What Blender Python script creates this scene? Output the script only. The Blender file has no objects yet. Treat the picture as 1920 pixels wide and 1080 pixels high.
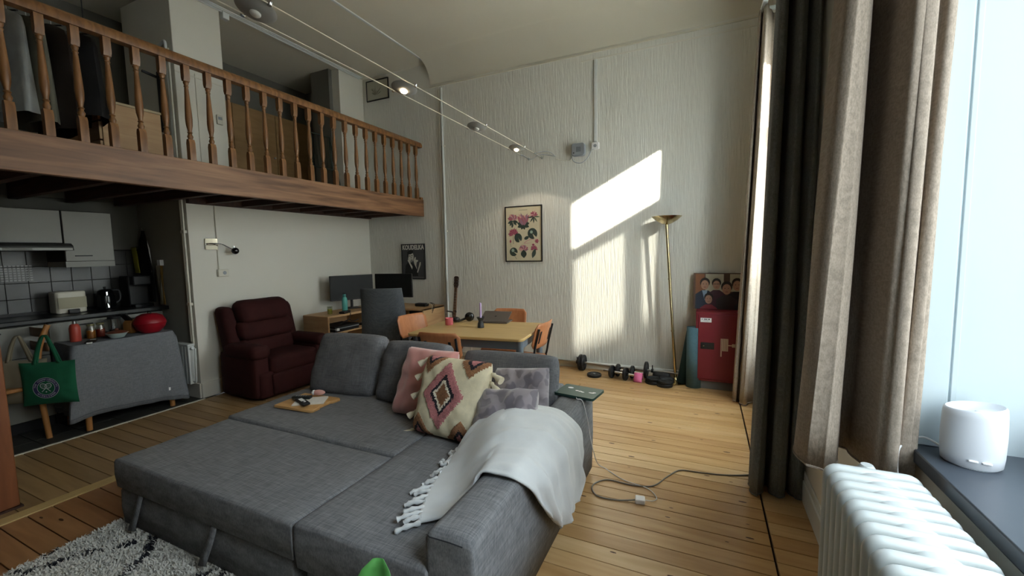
import bpy, math, random
from mathutils import Vector, Matrix
random.seed(7)
PI = math.pi
SC = bpy.context.scene
COL = SC.collection

# ------------------------------------------------------------------ camera
cam_d = bpy.data.cameras.new('camera')
cam_d.sensor_fit = 'HORIZONTAL'; cam_d.sensor_width = 36.0
cam_d.lens = 783.6 * 36.0 / 1920.0
cam_d.clip_start = 0.02; cam_d.clip_end = 200
cam = bpy.data.objects.new('camera', cam_d); COL.objects.link(cam)
yaw, pitch, roll = math.radians(24.75), math.radians(4.97), math.radians(1.047)
fw = Vector((-math.sin(yaw)*math.cos(pitch), math.cos(yaw)*math.cos(pitch), -math.sin(pitch)))
rt = Vector((math.cos(yaw), math.sin(yaw), 0)); dn = fw.cross(rt)
r2 = rt*math.cos(roll) + dn*math.sin(roll); d2 = dn*math.cos(roll) - rt*math.sin(roll)
cam.matrix_world = Matrix(((r2.x, -d2.x, -fw.x, 0), (r2.y, -d2.y, -fw.y, 0), (r2.z, -d2.z, -fw.z, 1.5), (0, 0, 0, 1)))
SC.camera = cam

# ------------------------------------------------------------------ light
SC.view_settings.view_transform = 'Standard'
SC.view_settings.look = 'None'
SC.view_settings.gamma = 1.0
SC.view_settings.use_curve_mapping = False
SC.view_settings.exposure = 0.6
W = bpy.data.worlds.new('sky'); SC.world = W; W.use_nodes = True
bg = W.node_tree.nodes['Background']
bg.inputs[0].default_value = (0.80, 0.90, 1.0, 1); bg.inputs[1].default_value = 9.0
sun_d = bpy.data.lights.new('sun', 'SUN'); sun_d.energy = 26.0; sun_d.angle = math.radians(1.3); sun_d.color = (1.0, 0.93, 0.82)
sun = bpy.data.objects.new('sun', sun_d); COL.objects.link(sun)
SUN = Vector((-1.25, 1.0, -0.6625)).normalized()
sun.rotation_euler = SUN.to_track_quat('-Z', 'Y').to_euler(); sun.location = (6, -6, 8)
def portal(name, x, y0, y1, z0, z1):
    d = bpy.data.lights.new(name, 'AREA'); d.shape = 'RECTANGLE'; d.size = z1-z0; d.size_y = y1-y0
    d.cycles.is_portal = True
    o = bpy.data.objects.new(name, d); COL.objects.link(o)
    o.location = (x, (y0+y1)/2, (z0+z1)/2); o.rotation_euler = (0, PI/2, 0)
portal('window_portal', 0.93, 0.1, 1.56, 0.95, 3.5)
portal('window_portal', 0.93, 3.15, 4.55, 0.55, 3.5)
SC.cycles.max_bounces = 10; SC.cycles.diffuse_bounces = 6; SC.cycles.transparent_max_bounces = 12
SC.cycles.caustics_reflective = False; SC.cycles.caustics_refractive = False
SC.cycles.sample_clamp_indirect = 6.0

# ------------------------------------------------------------------ materials
def lin(c):
    if isinstance(c, str):
        c = tuple(int(c[i:i+2], 16)/255 for i in (0, 2, 4))
    return tuple((v/12.92 if v <= .04045 else ((v+.055)/1.055)**2.4) for v in c)
MATS = {}
def M(name, col, rough=.6, metal=0.0, var=0.0, vs=(8, 8, 8), bump=0.0, bs=(60, 60, 60), emit=0, detail=4, sheen=0, col2=None, contrast=None, dist=0.002, spec=.5):
    if name in MATS: return MATS[name]
    m = bpy.data.materials.new(name); m.use_nodes = True; MATS[name] = m
    nt = m.node_tree; b = nt.nodes['Principled BSDF']
    c = lin(col); b.inputs['Base Color'].default_value = (*c, 1); b.inputs['Roughness'].default_value = rough; b.inputs['Metallic'].default_value = metal
    b.inputs['Specular IOR Level'].default_value = spec
    if sheen: b.inputs['Sheen Weight'].default_value = sheen
    if emit: b.inputs['Emission Color'].default_value = (*c, 1); b.inputs['Emission Strength'].default_value = emit
    def coords(s):
        tc = nt.nodes.new('ShaderNodeTexCoord'); mp = nt.nodes.new('ShaderNodeMapping'); mp.inputs['Scale'].default_value = s
        nt.links.new(tc.outputs['Object'], mp.inputs[0]); return mp.outputs[0]
    if var or col2:
        n = nt.nodes.new('ShaderNodeTexNoise'); n.inputs['Scale'].default_value = 1; n.inputs['Detail'].default_value = detail; n.inputs['Distortion'].default_value = .4 if col2 else 0
        nt.links.new(coords(vs), n.inputs['Vector'])
        r = nt.nodes.new('ShaderNodeValToRGB')
        lo, hi = contrast or (.3, .7)
        r.color_ramp.elements[0].position = lo; r.color_ramp.elements[1].position = hi
        ca = lin(col2) if col2 else tuple(v*(1-var) for v in c); cb = c if col2 else tuple(min(1, v*(1+var)) for v in c)
        r.color_ramp.elements[0].color = (*ca, 1); r.color_ramp.elements[1].color = (*cb, 1)
        nt.links.new(n.outputs[0], r.inputs[0]); nt.links.new(r.outputs[0], b.inputs['Base Color'])
    if bump:
        n2 = nt.nodes.new('ShaderNodeTexNoise'); n2.inputs['Scale'].default_value = 1; n2.inputs['Detail'].default_value = 3
        nt.links.new(coords(bs), n2.inputs['Vector'])
        bp = nt.nodes.new('ShaderNodeBump'); bp.inputs['Strength'].default_value = bump; bp.inputs['Distance'].default_value = dist
        nt.links.new(n2.outputs[0], bp.inputs['Height']); nt.links.new(bp.outputs[0], b.inputs['Normal'])
    return m
def weave(name, col, col2, s=260, rough=.9, bump=.5, mixc=.5, var=.12):
    """woven cloth: two crossed thread noises over the base colour"""
    if name in MATS: return MATS[name]
    m = bpy.data.materials.new(name); m.use_nodes = True; MATS[name] = m
    nt = m.node_tree; b = nt.nodes['Principled BSDF']; b.inputs['Roughness'].default_value = rough; b.inputs['Specular IOR Level'].default_value = .2
    tc = nt.nodes.new('ShaderNodeTexCoord'); outs = []
    for sc_ in ((s, s*.05, s*.4), (s*.05, s, s*.12)):
        mp = nt.nodes.new('ShaderNodeMapping'); mp.inputs['Scale'].default_value = sc_
        n = nt.nodes.new('ShaderNodeTexNoise'); n.inputs['Scale'].default_value = 1; n.inputs['Detail'].default_value = 2
        nt.links.new(tc.outputs['Object'], mp.inputs[0]); nt.links.new(mp.outputs[0], n.inputs['Vector']); outs.append(n.outputs[0])
    ad = nt.nodes.new('ShaderNodeMath'); ad.operation = 'ADD'; nt.links.new(outs[0], ad.inputs[0]); nt.links.new(outs[1], ad.inputs[1])
    mu = nt.nodes.new('ShaderNodeMath'); mu.operation = 'MULTIPLY'; mu.inputs[1].default_value = .5; nt.links.new(ad.outputs[0], mu.inputs[0])
    r = nt.nodes.new('ShaderNodeValToRGB'); r.color_ramp.elements[0].position = .36; r.color_ramp.elements[1].position = .64
    r.color_ramp.elements[0].color = (*lin(col), 1); r.color_ramp.elements[1].color = (*lin(col2), 1)
    nt.links.new(mu.outputs[0], r.inputs[0]); nt.links.new(r.outputs[0], b.inputs['Base Color'])
    bp = nt.nodes.new('ShaderNodeBump'); bp.inputs['Strength'].default_value = bump; bp.inputs['Distance'].default_value = .0015
    nt.links.new(mu.outputs[0], bp.inputs['Height']); nt.links.new(bp.outputs[0], b.inputs['Normal'])
    return m
def glass(name, tint, gloss=.08, trans=1.0):
    if name in MATS: return MATS[name]
    m = bpy.data.materials.new(name); m.use_nodes = True; MATS[name] = m
    nt = m.node_tree; out = nt.nodes['Material Output']; nt.nodes.remove(nt.nodes['Principled BSDF'])
    t = nt.nodes.new('ShaderNodeBsdfTransparent'); t.inputs[0].default_value = (*tint, 1)
    g = nt.nodes.new('ShaderNodeBsdfGlossy'); g.inputs['Roughness'].default_value = .05
    x = nt.nodes.new('ShaderNodeMixShader'); x.inputs[0].default_value = gloss
    nt.links.new(t.outputs[0], x.inputs[1]); nt.links.new(g.outputs[0], x.inputs[2])
    last = x.outputs[0]
    if trans < 1:
        l = nt.nodes.new('ShaderNodeBsdfTranslucent'); l.inputs[0].default_value = (.9, .92, .9, 1)
        y = nt.nodes.new('ShaderNodeMixShader'); y.inputs[0].default_value = 1-trans
        nt.links.new(last, y.inputs[1]); nt.links.new(l.outputs[0], y.inputs[2]); last = y.outputs[0]
    nt.links.new(last, out.inputs[0]); return m

# ------------------------------------------------------------------ geometry
class G:
    def __init__(s): s.v = []; s.f = []; s.m = []; s.cur = 0
    def add(s, vs, fs):
        o = len(s.v); s.v += [tuple(p) for p in vs]; s.f += [tuple(i+o for i in f) for f in fs]; s.m += [s.cur]*len(fs); return s
    def box(s, x0, x1, y0, y1, z0, z1):
        vs = [(x, y, z) for z in (z0, z1) for y in (y0, y1) for x in (x0, x1)]
        return s.add(vs, [(0, 2, 3, 1), (4, 5, 7, 6), (0, 1, 5, 4), (2, 6, 7, 3), (0, 4, 6, 2), (1, 3, 7, 5)])
    def bar(s, p0, p1, w, h, up=(0, 0, 1)):
        p0 = Vector(p0); p1 = Vector(p1); d = (p1-p0).normalized(); u = Vector(up); a = d.cross(u)
        if a.length < 1e-4: a = d.cross(Vector((1, 0, 0)))
        a.normalize(); b = a.cross(d)
        vs = [p+a*(i*w/2)+b*(j*h/2) for p in (p0, p1) for (i, j) in ((-1, -1), (1, -1), (1, 1), (-1, 1))]
        return s.add(vs, [(3, 2, 1, 0), (4, 5, 6, 7)]+[(i, (i+1) % 4, 4+(i+1) % 4, 4+i) for i in range(4)])
    def tube(s, pts, r, n=8, cap=True, closed=False):
        pts = [Vector(p) for p in pts]; k = len(pts); rr = r if isinstance(r, (list, tuple)) else [r]*k
        def tan(i):
            if closed: return (pts[(i+1) % k]-pts[i-1]).normalized()
            a = pts[max(i-1, 0)]; b = pts[min(i+1, k-1)]; d = b-a
            return d.normalized() if d.length > 1e-9 else Vector((0, 0, 1))
        t = tan(0); a = t.cross(Vector((0, 0, 1)))
        if a.length < .05: a = t.cross(Vector((1, 0, 0)))
        a.normalize(); vs = []
        for i in range(k):
            t = tan(i); a = (a-t*a.dot(t)); a = a.normalized() if a.length > 1e-6 else t.orthogonal().normalized(); b = t.cross(a)
            vs += [pts[i]+(a*math.cos(2*PI*j/n)+b*math.sin(2*PI*j/n))*rr[i] for j in range(n)]
        fs = [(i*n+j, i*n+(j+1) % n, (i+1)*n+(j+1) % n, (i+1)*n+j) for i in range(k-1) for j in range(n)]
        if closed: fs += [((k-1)*n+j, (k-1)*n+(j+1) % n, (j+1) % n, j) for j in range(n)]
        elif cap: fs += [tuple(range(n-1, -1, -1)), tuple((k-1)*n+j for j in range(n))]
        return s.add(vs, fs)
    def cyl(s, p0, p1, r0, r1=None, n=16): return s.tube([p0, p1], [r0, r0 if r1 is None else r1], n)
    def lathe(s, prof, c=(0, 0, 0), n=20, cap=True):
        vs = [(c[0]+r*math.cos(2*PI*j/n), c[1]+r*math.sin(2*PI*j/n), c[2]+z) for r, z in prof for j in range(n)]
        k = len(prof); fs = [(i*n+j, i*n+(j+1) % n, (i+1)*n+(j+1) % n, (i+1)*n+j) for i in range(k-1) for j in range(n)]
        if cap: fs += [tuple(range(n-1, -1, -1)), tuple((k-1)*n+j for j in range(n))]
        return s.add(vs, fs)
    def grid(s, P, flip=False):
        nu, nv = len(P), len(P[0]); fs = []
        for i in range(nu-1):
            for j in range(nv-1):
                q = (i*nv+j, i*nv+j+1, (i+1)*nv+j+1, (i+1)*nv+j); fs.append(q[::-1] if flip else q)
        return s.add([p for row in P for p in row], fs)
    def prism(s, poly, a0, a1, ax='z'):
        def mk(p, a): return {'z': (p[0], p[1], a), 'y': (p[0], a, p[1]), 'x': (a, p[0], p[1])}[ax]
        n = len(poly); vs = [mk(p, a0) for p in poly]+[mk(p, a1) for p in poly]
        return s.add(vs, [tuple(range(n-1, -1, -1)), tuple(range(n, 2*n))]+[(i, (i+1) % n, n+(i+1) % n, n+i) for i in range(n)])
    def ell(s, c, r, nu=12, nv=8):
        if not isinstance(r, (tuple, list)): r = (r, r, r)
        prof = [(math.cos(-PI/2+PI*i/nv), math.sin(-PI/2+PI*i/nv)) for i in range(nv+1)]
        vs = [(c[0]+r[0]*max(a, .002)*math.cos(2*PI*j/nu), c[1]+r[1]*max(a, .002)*math.sin(2*PI*j/nu), c[2]+r[2]*b) for a, b in prof for j in range(nu)]
        return s.add(vs, [(i*nu+j, i*nu+(j+1) % nu, (i+1)*nu+(j+1) % nu, (i+1)*nu+j) for i in range(nv) for j in range(nu)])
    def xf(s, m): s.v = [tuple(m @ Vector(p)) for p in s.v]; return s
    def put(s, other, m):
        return s.add([m @ Vector(p) for p in other.v], other.f)
    def mesh(s, name, mats, parent=None, smooth=None, bevel=0, seg=2, sub=0, solid=0, recalc=True):
        me = bpy.data.meshes.new(name); me.from_pydata(s.v, [], s.f); 
        mats = mats if isinstance(mats, (list, tuple)) else [mats]
        for m in mats: me.materials.append(m)
        if any(s.m): me.polygons.foreach_set('material_index', s.m)
        if recalc:
            import bmesh
            bm = bmesh.new(); bm.from_mesh(me); bmesh.ops.recalc_face_normals(bm, faces=bm.faces); bm.to_mesh(me); bm.free()
        if smooth is not None:
            me.shade_smooth()
            if smooth < 180: me.set_sharp_from_angle(angle=math.radians(smooth))
        me.update()
        o = bpy.data.objects.new(name, me); COL.objects.link(o)
        if parent: o.parent = parent
        if bevel:
            b = o.modifiers.new('bevel', 'BEVEL'); b.width = bevel; b.segments = seg; b.limit_method = 'ANGLE'; b.angle_limit = math.radians(40); b.harden_normals = False
            if smooth is None: me.shade_smooth(); me.set_sharp_from_angle(angle=math.radians(40))
        if solid:
            d = o.modifiers.new('thick', 'SOLIDIFY'); d.thickness = solid; d.offset = 0
        if sub:
            d = o.modifiers.new('sub', 'SUBSURF'); d.levels = sub; d.render_levels = sub
        return o
def thing(name, label, cat, loc=(0, 0, 0), rz=0, group=None):
    o = bpy.data.objects.new(name, None); COL.objects.link(o); o.location = loc; o.rotation_euler = (0, 0, rz)
    o.empty_display_size = .1; o['label'] = label; o['category'] = cat
    if group: o['group'] = group
    return o
def tag(o, label, cat, group=None):
    o['label'] = label; o['category'] = cat
    if group: o['group'] = group
    return o
def struct(o): o['kind'] = 'structure'; return o
def copy_tree(o, parent=None):
    c = o.copy(); COL.objects.link(c)
    if parent: c.parent = parent
    for ch in list(o.children): copy_tree(ch, c)
    return c
def RZ(a): return Matrix.Rotation(a, 4, 'Z')
def T(x, y, z): return Matrix.Translation((x, y, z))
def frame3(o, ux, uy):
    """matrix with origin o, x axis ux, y axis near uy"""
    x = Vector(ux).normalized(); z = x.cross(Vector(uy)).normalized(); y = z.cross(x)
    return Matrix(((x.x, y.x, z.x, o[0]), (x.y, y.y, z.y, o[1]), (x.z, y.z, z.z, o[2]), (0, 0, 0, 1)))
def text_mesh(txt, size, name, mat, parent, m, depth=.0006, align='CENTER', xs=1.0, bold=0):
    c = bpy.data.curves.new(name, 'FONT'); c.body = txt; c.size = size; c.align_x = align; c.align_y = 'CENTER'; c.extrude = depth; c.resolution_u = 3; c.offset = bold
    o = bpy.data.objects.new(name, c); COL.objects.link(o)
    me = bpy.data.meshes.new_from_object(o, depsgraph=bpy.context.evaluated_depsgraph_get())
    bpy.data.objects.remove(o); bpy.data.curves.remove(c)
    me.transform(m @ Matrix.Diagonal((xs, 1, 1, 1))); me.materials.clear(); me.materials.append(mat); me.name = name
    r = bpy.data.objects.new(name, me); COL.objects.link(r); r.parent = parent; return r
def catmull(P, n):
    out = []; k = len(P)
    for i in range(k-1):
        p0, p1, p2, p3 = (Vector(P[max(i-1, 0)]), Vector(P[i]), Vector(P[i+1]), Vector(P[min(i+2, k-1)]))
        for j in range(n):
            t = j/n; out.append(.5*((2*p1)+(p2-p0)*t+(2*p0-5*p1+4*p2-p3)*t*t+(3*p1-p0-3*p2+p3)*t**3))
    out.append(Vector(P[-1])); return out
def rrect(w, h, r, n=4):
    pts = []
    for cx, cy, a0 in ((w/2-r, h/2-r, 0), (-w/2+r, h/2-r, 90), (-w/2+r, -h/2+r, 180), (w/2-r, -h/2+r, 270)):
        for i in range(n+1):
            a = math.radians(a0+90*i/n); pts.append((cx+r*math.cos(a), cy+r*math.sin(a)))
    return pts

# palette
m_wall = M('plaster_white', 'dad7cd', .9, var=.03, vs=(1.2, 1.2, 1.2), bump=.15, bs=(30, 30, 30))
m_wall2 = M('plaster_shade_tone', '6a6962', .9, var=.05, vs=(2, 2, 2), bump=.15, bs=(30, 30, 30))  # kitchen and loft plaster, darkened so the colour carries the shade there
m_paper = M('ribbed_wallpaper', 'dbdad3', .85, var=.018, vs=(70, 70, 5), bump=.9, bs=(62, 62, 5), dist=.009)
m_ceil = M('ceiling_paint', 'd6d1c2', .95, var=.02, vs=(1, 1, 1), bump=.1, bs=(40, 40, 40))
m_white = M('white_gloss_paint', 'd3d7d6', .4, var=.02, vs=(6, 6, 6))
m_jamb = M('white_window_paint', 'b4c0c5', .55, var=.03, vs=(3, 3, 1.2), bump=.2, bs=(40, 40, 3))
m_rad = M('radiator_paint', 'bcc2c2', .4, var=.02, vs=(6, 6, 6))
m_trim = M('cream_trim_paint', 'd4d0c2', .5)
m_oak = M('stained_loft_wood', '9a7050', .5, col2='593a25', vs=(14, 1.6, 22), contrast=(.3, .68), bump=.15, bs=(90, 8, 90), detail=6)
m_bal = M('baluster_wood', '94683f', .4, col2='634023', vs=(30, 30, 5), contrast=(.3, .7), detail=5)
m_joist = M('dark_joist_wood', '4a2d22', .7, col2='2e1b15', vs=(3, 30, 30))
m_black = M('black_matte', '141416', .55)
m_blackg = M('black_gloss', '101113', .2)
m_steel = M('brushed_steel', 'b9bbbc', .3, 1.0)
m_chrome = M('chrome', 'd8d8da', .12, 1.0)
m_brass = M('polished_brass', 'bfae85', .2, 1.0)
m_birch = M('birch_veneer', 'c3a076', .5, col2='ad8860', vs=(3, 3, 26), detail=5)
m_beech = M('beech_plywood', 'bf7f55', .42, col2='a96b43', vs=(26, 26, 5), detail=5)
m_pine = M('pale_pine', 'd7b27c', .5, col2='c49a60', vs=(4, 22, 22), detail=5)
m_white_plastic = M('white_plastic', 'e9e9ea', .35)
m_grey_plastic = M('grey_plastic', '8f959c', .5)

# ------------------------------------------------------------------ setting
YB = 5.15; XL = -4.85; XW = 0.57; ZC = 4.18
plank_mats = [M('floor_plank_%d' % i, a, .32, col2=b, vs=(2.2, 22, 22), contrast=(.25, .75), detail=7, bump=.08, bs=(5, 120, 120))
              for i, (a, b) in enumerate((('cdab7c', 'b58f5d'), ('c4a070', 'aa8352'), ('d2b285', 'bb9868'), ('c09b6c', 'a57e4e'), ('caa676', 'b08958')))]
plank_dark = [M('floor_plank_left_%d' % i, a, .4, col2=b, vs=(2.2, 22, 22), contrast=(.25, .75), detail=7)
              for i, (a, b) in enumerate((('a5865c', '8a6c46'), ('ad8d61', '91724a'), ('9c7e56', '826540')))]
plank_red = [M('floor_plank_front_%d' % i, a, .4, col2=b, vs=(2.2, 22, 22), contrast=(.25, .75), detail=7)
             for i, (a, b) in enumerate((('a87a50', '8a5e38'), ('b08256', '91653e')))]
struct(G().box(-6.3, 1.0, -5.8, -.3, -.022, 0).mesh('floor_rear', M('floor_rear_boards', 'b8905e', .4)))
floor = struct(G().box(-6.3, 1.0, -5.8, 5.3, -.12, -.022).mesh('floor', M('subfloor_dark', '2c1d12', .9)))
pw = .1085; gap = .0045
knot = M('plank_knot', '4d2c16', .5)
def plank(x0, x1, y0, mat):
    g = G().box(x0+gap/2, x1-gap/2, y0+gap/2, y0+pw-gap/2, -.022, 0)
    return g.mesh('plank', mat, floor, bevel=.0015, seg=1)
rows = int((YB+.3)/pw)+1
kg = G()
for r in range(rows):
    y = YB-(r+1)*pw
    if y > -.3:
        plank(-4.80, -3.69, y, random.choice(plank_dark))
    cut = random.uniform(-2.6, -.9)
    front = y < 1.25
    a, b = -3.60, .335
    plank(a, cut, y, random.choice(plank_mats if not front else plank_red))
    plank(cut, b, y, random.choice(plank_mats))
    plank(.342, XW, y, random.choice(plank_mats))
    for k in range(random.randint(2, 6)):
        kx = random.uniform(-3.5, .3); ky = y+random.uniform(.02, .085); s = random.uniform(.004, .011)
        kg.add([(kx+s*1.7*math.cos(a_)*1.4, ky+s*.7*math.sin(a_), .0006) for a_ in [2*PI*i/8 for i in range(8)]], [tuple(range(8))])
ko = kg.mesh('knot_marks', knot, floor, recalc=False); ko['kind'] = 'stuff'
G().box(-3.69, -3.60, -.3, YB, -.022, .006).mesh('threshold_strip', M('pale_threshold_wood', 'cdb27c', .5, col2='b89a62', vs=(20, 2, 20)), floor, bevel=.002)
m_ktile = M('kitchen_floor_slate', '34332f', .6, var=.15, vs=(6, 6, 6))
for i in range(4):
    for j in range(8):
        x0 = -5.85+i*.27; y0 = .6+j*.26
        if x0 < -4.8 and y0 < 2.7: G().box(x0+.002, min(x0+.268, -4.805), y0+.002, y0+.258, -.02, .001).mesh('floor_tile', m_ktile, floor, bevel=.002, seg=1)
G().box(-4.812, -4.79, .4, 2.56, -.02, .006).mesh('floor_edge_strip', m_trim, floor)
# back wall with coved top
wb = struct(G().box(-5.0, 1.0, YB, YB+.2, -.1, ZC+.1).mesh('wall_back', m_wall))
G().box(XL, .62, YB-.008, YB, 0, 3.84).mesh('wallpaper', m_paper, wb)
cv = [[(x, YB-.3+.3*math.sin(t*PI/2/8), ZC-.3+.3*math.cos(t*PI/2/8)) for t in range(9)] for x in (-3.60, .62)]
G().grid(cv).mesh('cove', m_ceil, wb, smooth=60)
G().box(-3.60, .62, YB-.018, YB, 3.835, 3.852).mesh('picture_rail', m_ceil, wb)
G().box(-1.4, .62, YB-.012, YB-.004, 3.755, 3.775).mesh('wallpaper_border', m_wall, wb)
G().cyl((-2.05, YB-.03, .075), (.3, YB-.03, .075), .018, n=10).mesh('skirting_pipe', m_white, wb, smooth=40)
struct(G().box(-3.3, .56, YB-.022, YB-.008, 0, .06).mesh('baseboard_back', m_trim, bevel=.004))
# ceiling
ce = struct(G().box(-6.3, 1.0, -5.8, YB+.2, ZC, ZC+.12).mesh('ceiling', m_ceil))
G().box(-3.625, -3.60, -2.0, YB-.02, ZC-.014, ZC).mesh('ceiling_strip', m_white, ce)
for i, (dx, r_) in enumerate(((.03, .012), (.065, .009), (.095, .009))):
    G().cyl((XL+dx, -2, ZC-.02), (XL+dx, YB-.1, ZC-.02), r_, n=8).mesh('ceiling_conduit', m_white, ce, smooth=40)
G().box(XL-.01, XL+.05, 3.05, 3.12, ZC-.09, ZC).mesh('conduit_clip', m_white, ce, bevel=.006)
# left wall below loft, pier, upper piers
wl = struct(G().box(XL-.12, XL, 2.56, YB, 0, 2.2).mesh('wall_left', m_wall))
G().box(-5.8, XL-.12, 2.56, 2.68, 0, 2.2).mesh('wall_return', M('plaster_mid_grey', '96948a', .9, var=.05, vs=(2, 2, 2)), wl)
G().box(XL-.9, XL, 2.56, 3.04, 2.28, ZC).mesh('upper_pier', m_wall, wl, bevel=.006)
G().box(XL-.15, XL, 4.68, YB, 2.28, ZC).mesh('upper_pier', m_wall, wl, bevel=.006)
G().box(XL-.5, XL-.14, 4.62, YB, 2.28, ZC).mesh('upper_pier', m_wall2, wl)
struct(G().box(XL, XL+.018, 2.56, YB-.02, 0, .16).box(-5.1, XL, 2.545, 2.56, 0, .16).mesh('baseboard_left', m_wall, bevel=.004))
G().tube([(XL+.008, 2.83, 2.06), (XL+.008, 2.83, 1.34)], .008, 6).mesh('cable_duct', m_trim, wl, smooth=40)
G().box(XL-.01, XL+.004, 2.56, 3.04, 3.36, 3.372).box(XL-.01, XL+.006, 2.74, 2.748, 2.28, 3.4).mesh('surface_cable', m_trim, wl)
# kitchen recess and loft walls
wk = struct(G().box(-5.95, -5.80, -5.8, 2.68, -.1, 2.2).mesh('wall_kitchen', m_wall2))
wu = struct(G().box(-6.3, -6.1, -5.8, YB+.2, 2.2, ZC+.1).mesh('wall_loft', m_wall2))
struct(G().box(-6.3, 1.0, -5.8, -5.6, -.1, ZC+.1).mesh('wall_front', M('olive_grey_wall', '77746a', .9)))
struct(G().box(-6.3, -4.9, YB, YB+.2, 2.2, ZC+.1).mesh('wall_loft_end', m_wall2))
# window wall: piers, sill walls, headers
X1 = .98
g = G().box(XW, X1, -5.8, -3.0, 0, ZC).box(XW, X1, -3.0, .1, 0, ZC).box(XW, X1, .1, 1.56, 0, .885).box(XW, X1, .1, 1.56, 3.55, ZC)
g.box(XW, X1, 1.56, 3.13, 0, ZC).box(XW, X1, 3.13, 4.55, 0, .5).box(XW, X1, 3.13, 4.55, 3.55, ZC).box(XW, X1, 4.55, YB+.2, 0, ZC)
ww = struct(g.mesh('wall_window', m_wall))
struct(G().box(XW-.02, XW, 1.45, 4.9, 0, .13).box(XW-.012, XW, 1.45, 4.9, .13, .17).mesh('baseboard_window', m_white, bevel=.004))
for (y0, y1, z0, z1) in ((1.62, 2.35, .28, .80),):
    g = G()
    for a in ((y0, y1, z0, z0+.03), (y0, y1, z1-.03, z1), (y0, y0+.03, z0, z1), (y1-.03, y1, z0, z1)): g.box(XW-.014, XW, *a)
    g.mesh('panel_moulding', m_trim, ww, bevel=.004)
# near window: sill, jamb lining, frame
sill = struct(G().box(.548, X1, .1, 1.56, .885, .925).mesh('trim_1', M('dark_stone_sill', '3a4048', .3, var=.12, vs=(5, 5, 5)), bevel=.004))
w1 = struct(G().box(XW-.005, .93, 1.545, 1.562, .925, 3.55).mesh('window_1', m_jamb))
G().box(XW-.012, .625, 1.535, 1.575, .925, 3.56).mesh('architrave', m_jamb, w1, bevel=.004)
G().box(.63, .645, 1.541, 1.55, .925, 3.55).mesh('jamb_bead', m_jamb, w1, bevel=.003)
g = G()
for a in ((.1, 1.545, .925, 1.0), (.1, 1.545, 3.48, 3.55), (1.48, 1.545, .925, 3.55), (.1, .17, .925, 3.55), (.1, 1.545, 2.65, 2.74)): g.box(.90, .95, *a)
g.mesh('frame', m_jamb, w1, bevel=.005)
m_pane = glass('window_glass', (.97, .98, .97)); m_film = glass('filmed_window_glass', (.93, .95, .93), .06, .42)
for (y0, y1) in ((.17, 1.48),):
    for (z0, z1) in ((1.0, 2.65), (2.74, 3.48)): G().box(.922, .926, y0, y1, z0, z1).mesh('pane', m_pane, w1)
w2 = struct(G().box(XW, .93, 3.13, 3.143, .5, 3.55).box(XW, .93, 4.535, 4.548, .5, 3.55).mesh('window_2', m_jamb))
g = G()
for a in ((3.14, 4.535, .5, .58), (3.14, 4.535, 3.36, 3.55), (4.45, 4.535, .5, 3.55), (3.13, 3.20, .5, 3.55), (3.14, 4.535, 2.65, 2.80), (3.73, 3.87, .5, 2.65)): g.box(.88, .93, *a)
g.mesh('frame', m_jamb, w2, bevel=.005)
G().box(.903, .907, 3.20, 4.45, 2.80, 3.36).mesh('pane', m_pane, w2)
for (y0, y1) in ((3.20, 3.73), (3.87, 4.45)): G().box(.903, .907, y0, y1, .58, 2.65).mesh('pane', m_film, w2)
# outside: ground and an added unseen block shaped to decide where the sun gets in
struct(G().box(1.0, 60, -50, 50, -4.2, -4.0).mesh('ground', M('street_asphalt', '6d6c69', .9, var=.1, vs=(2, 2, 2))))
blocker = thing('sun_blocker', 'added unseen block limiting the sun through the windows', 'sun blocker', (9.0, -6.3, -4))
m_fac = M('pale_render', 'b9b2a4', .9, var=.05, vs=(1, 1, 1))
G().box(-1.0, -.4, -8.5, 3.0, 0, 11.9).mesh('blocker_tall', m_fac, blocker)
G().box(-1.0, -.4, 3.0, 9.0, 0, 9.25).mesh('wing', m_fac, blocker)  # lower part of the added sun block, lets sun reach the far window
# ------------------------------------------------------------------ loft
lf = struct(G().box(-6.1, -3.84, -2.1, YB, 2.2, 2.28).mesh('loft_deck', m_joist))
G().box(-3.84, -3.78, -2.1, YB-.001, 2.04, 2.285).mesh('front_beam', m_oak, lf, bevel=.004)
G().box(XL+.0, XL+.06, 2.56, YB-.01, 2.055, 2.2).mesh('wall_ledger', m_joist, lf, bevel=.003)
G().box(-5.8, -5.74, -2.0, 2.56, 2.10, 2.2).mesh('wall_ledger', m_wall2, lf)
for k in range(-6, 11):
    y = 1.24+.377*k
    if y > YB-.05: continue
    xa = -5.74 if y < 2.5 else XL+.06
    G().box(xa, -3.84, y-.03, y+.03, 2.06, 2.2).mesh('joist', m_joist, lf, bevel=.003, seg=1)
post = thing('loft_post', 'square orange-brown wooden post carrying the loft beam beside the kitchen', 'post', (-3.83, .86, 0))
G().box(-.06, .06, -.085, .085, .012, 2.04).mesh('shaft', M('orange_pine_post', '8a5330', .5, col2='6e3d20', vs=(14, 14, 2)), post, bevel=.006)
G().box(-.07, .07, -.095, .095, 0.0, .012).mesh('foot_plate', m_joist, post)
G().box(-.065, .065, -.09, .09, 2.00, 2.04).mesh('head_plate', m_oak, post)
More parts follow.
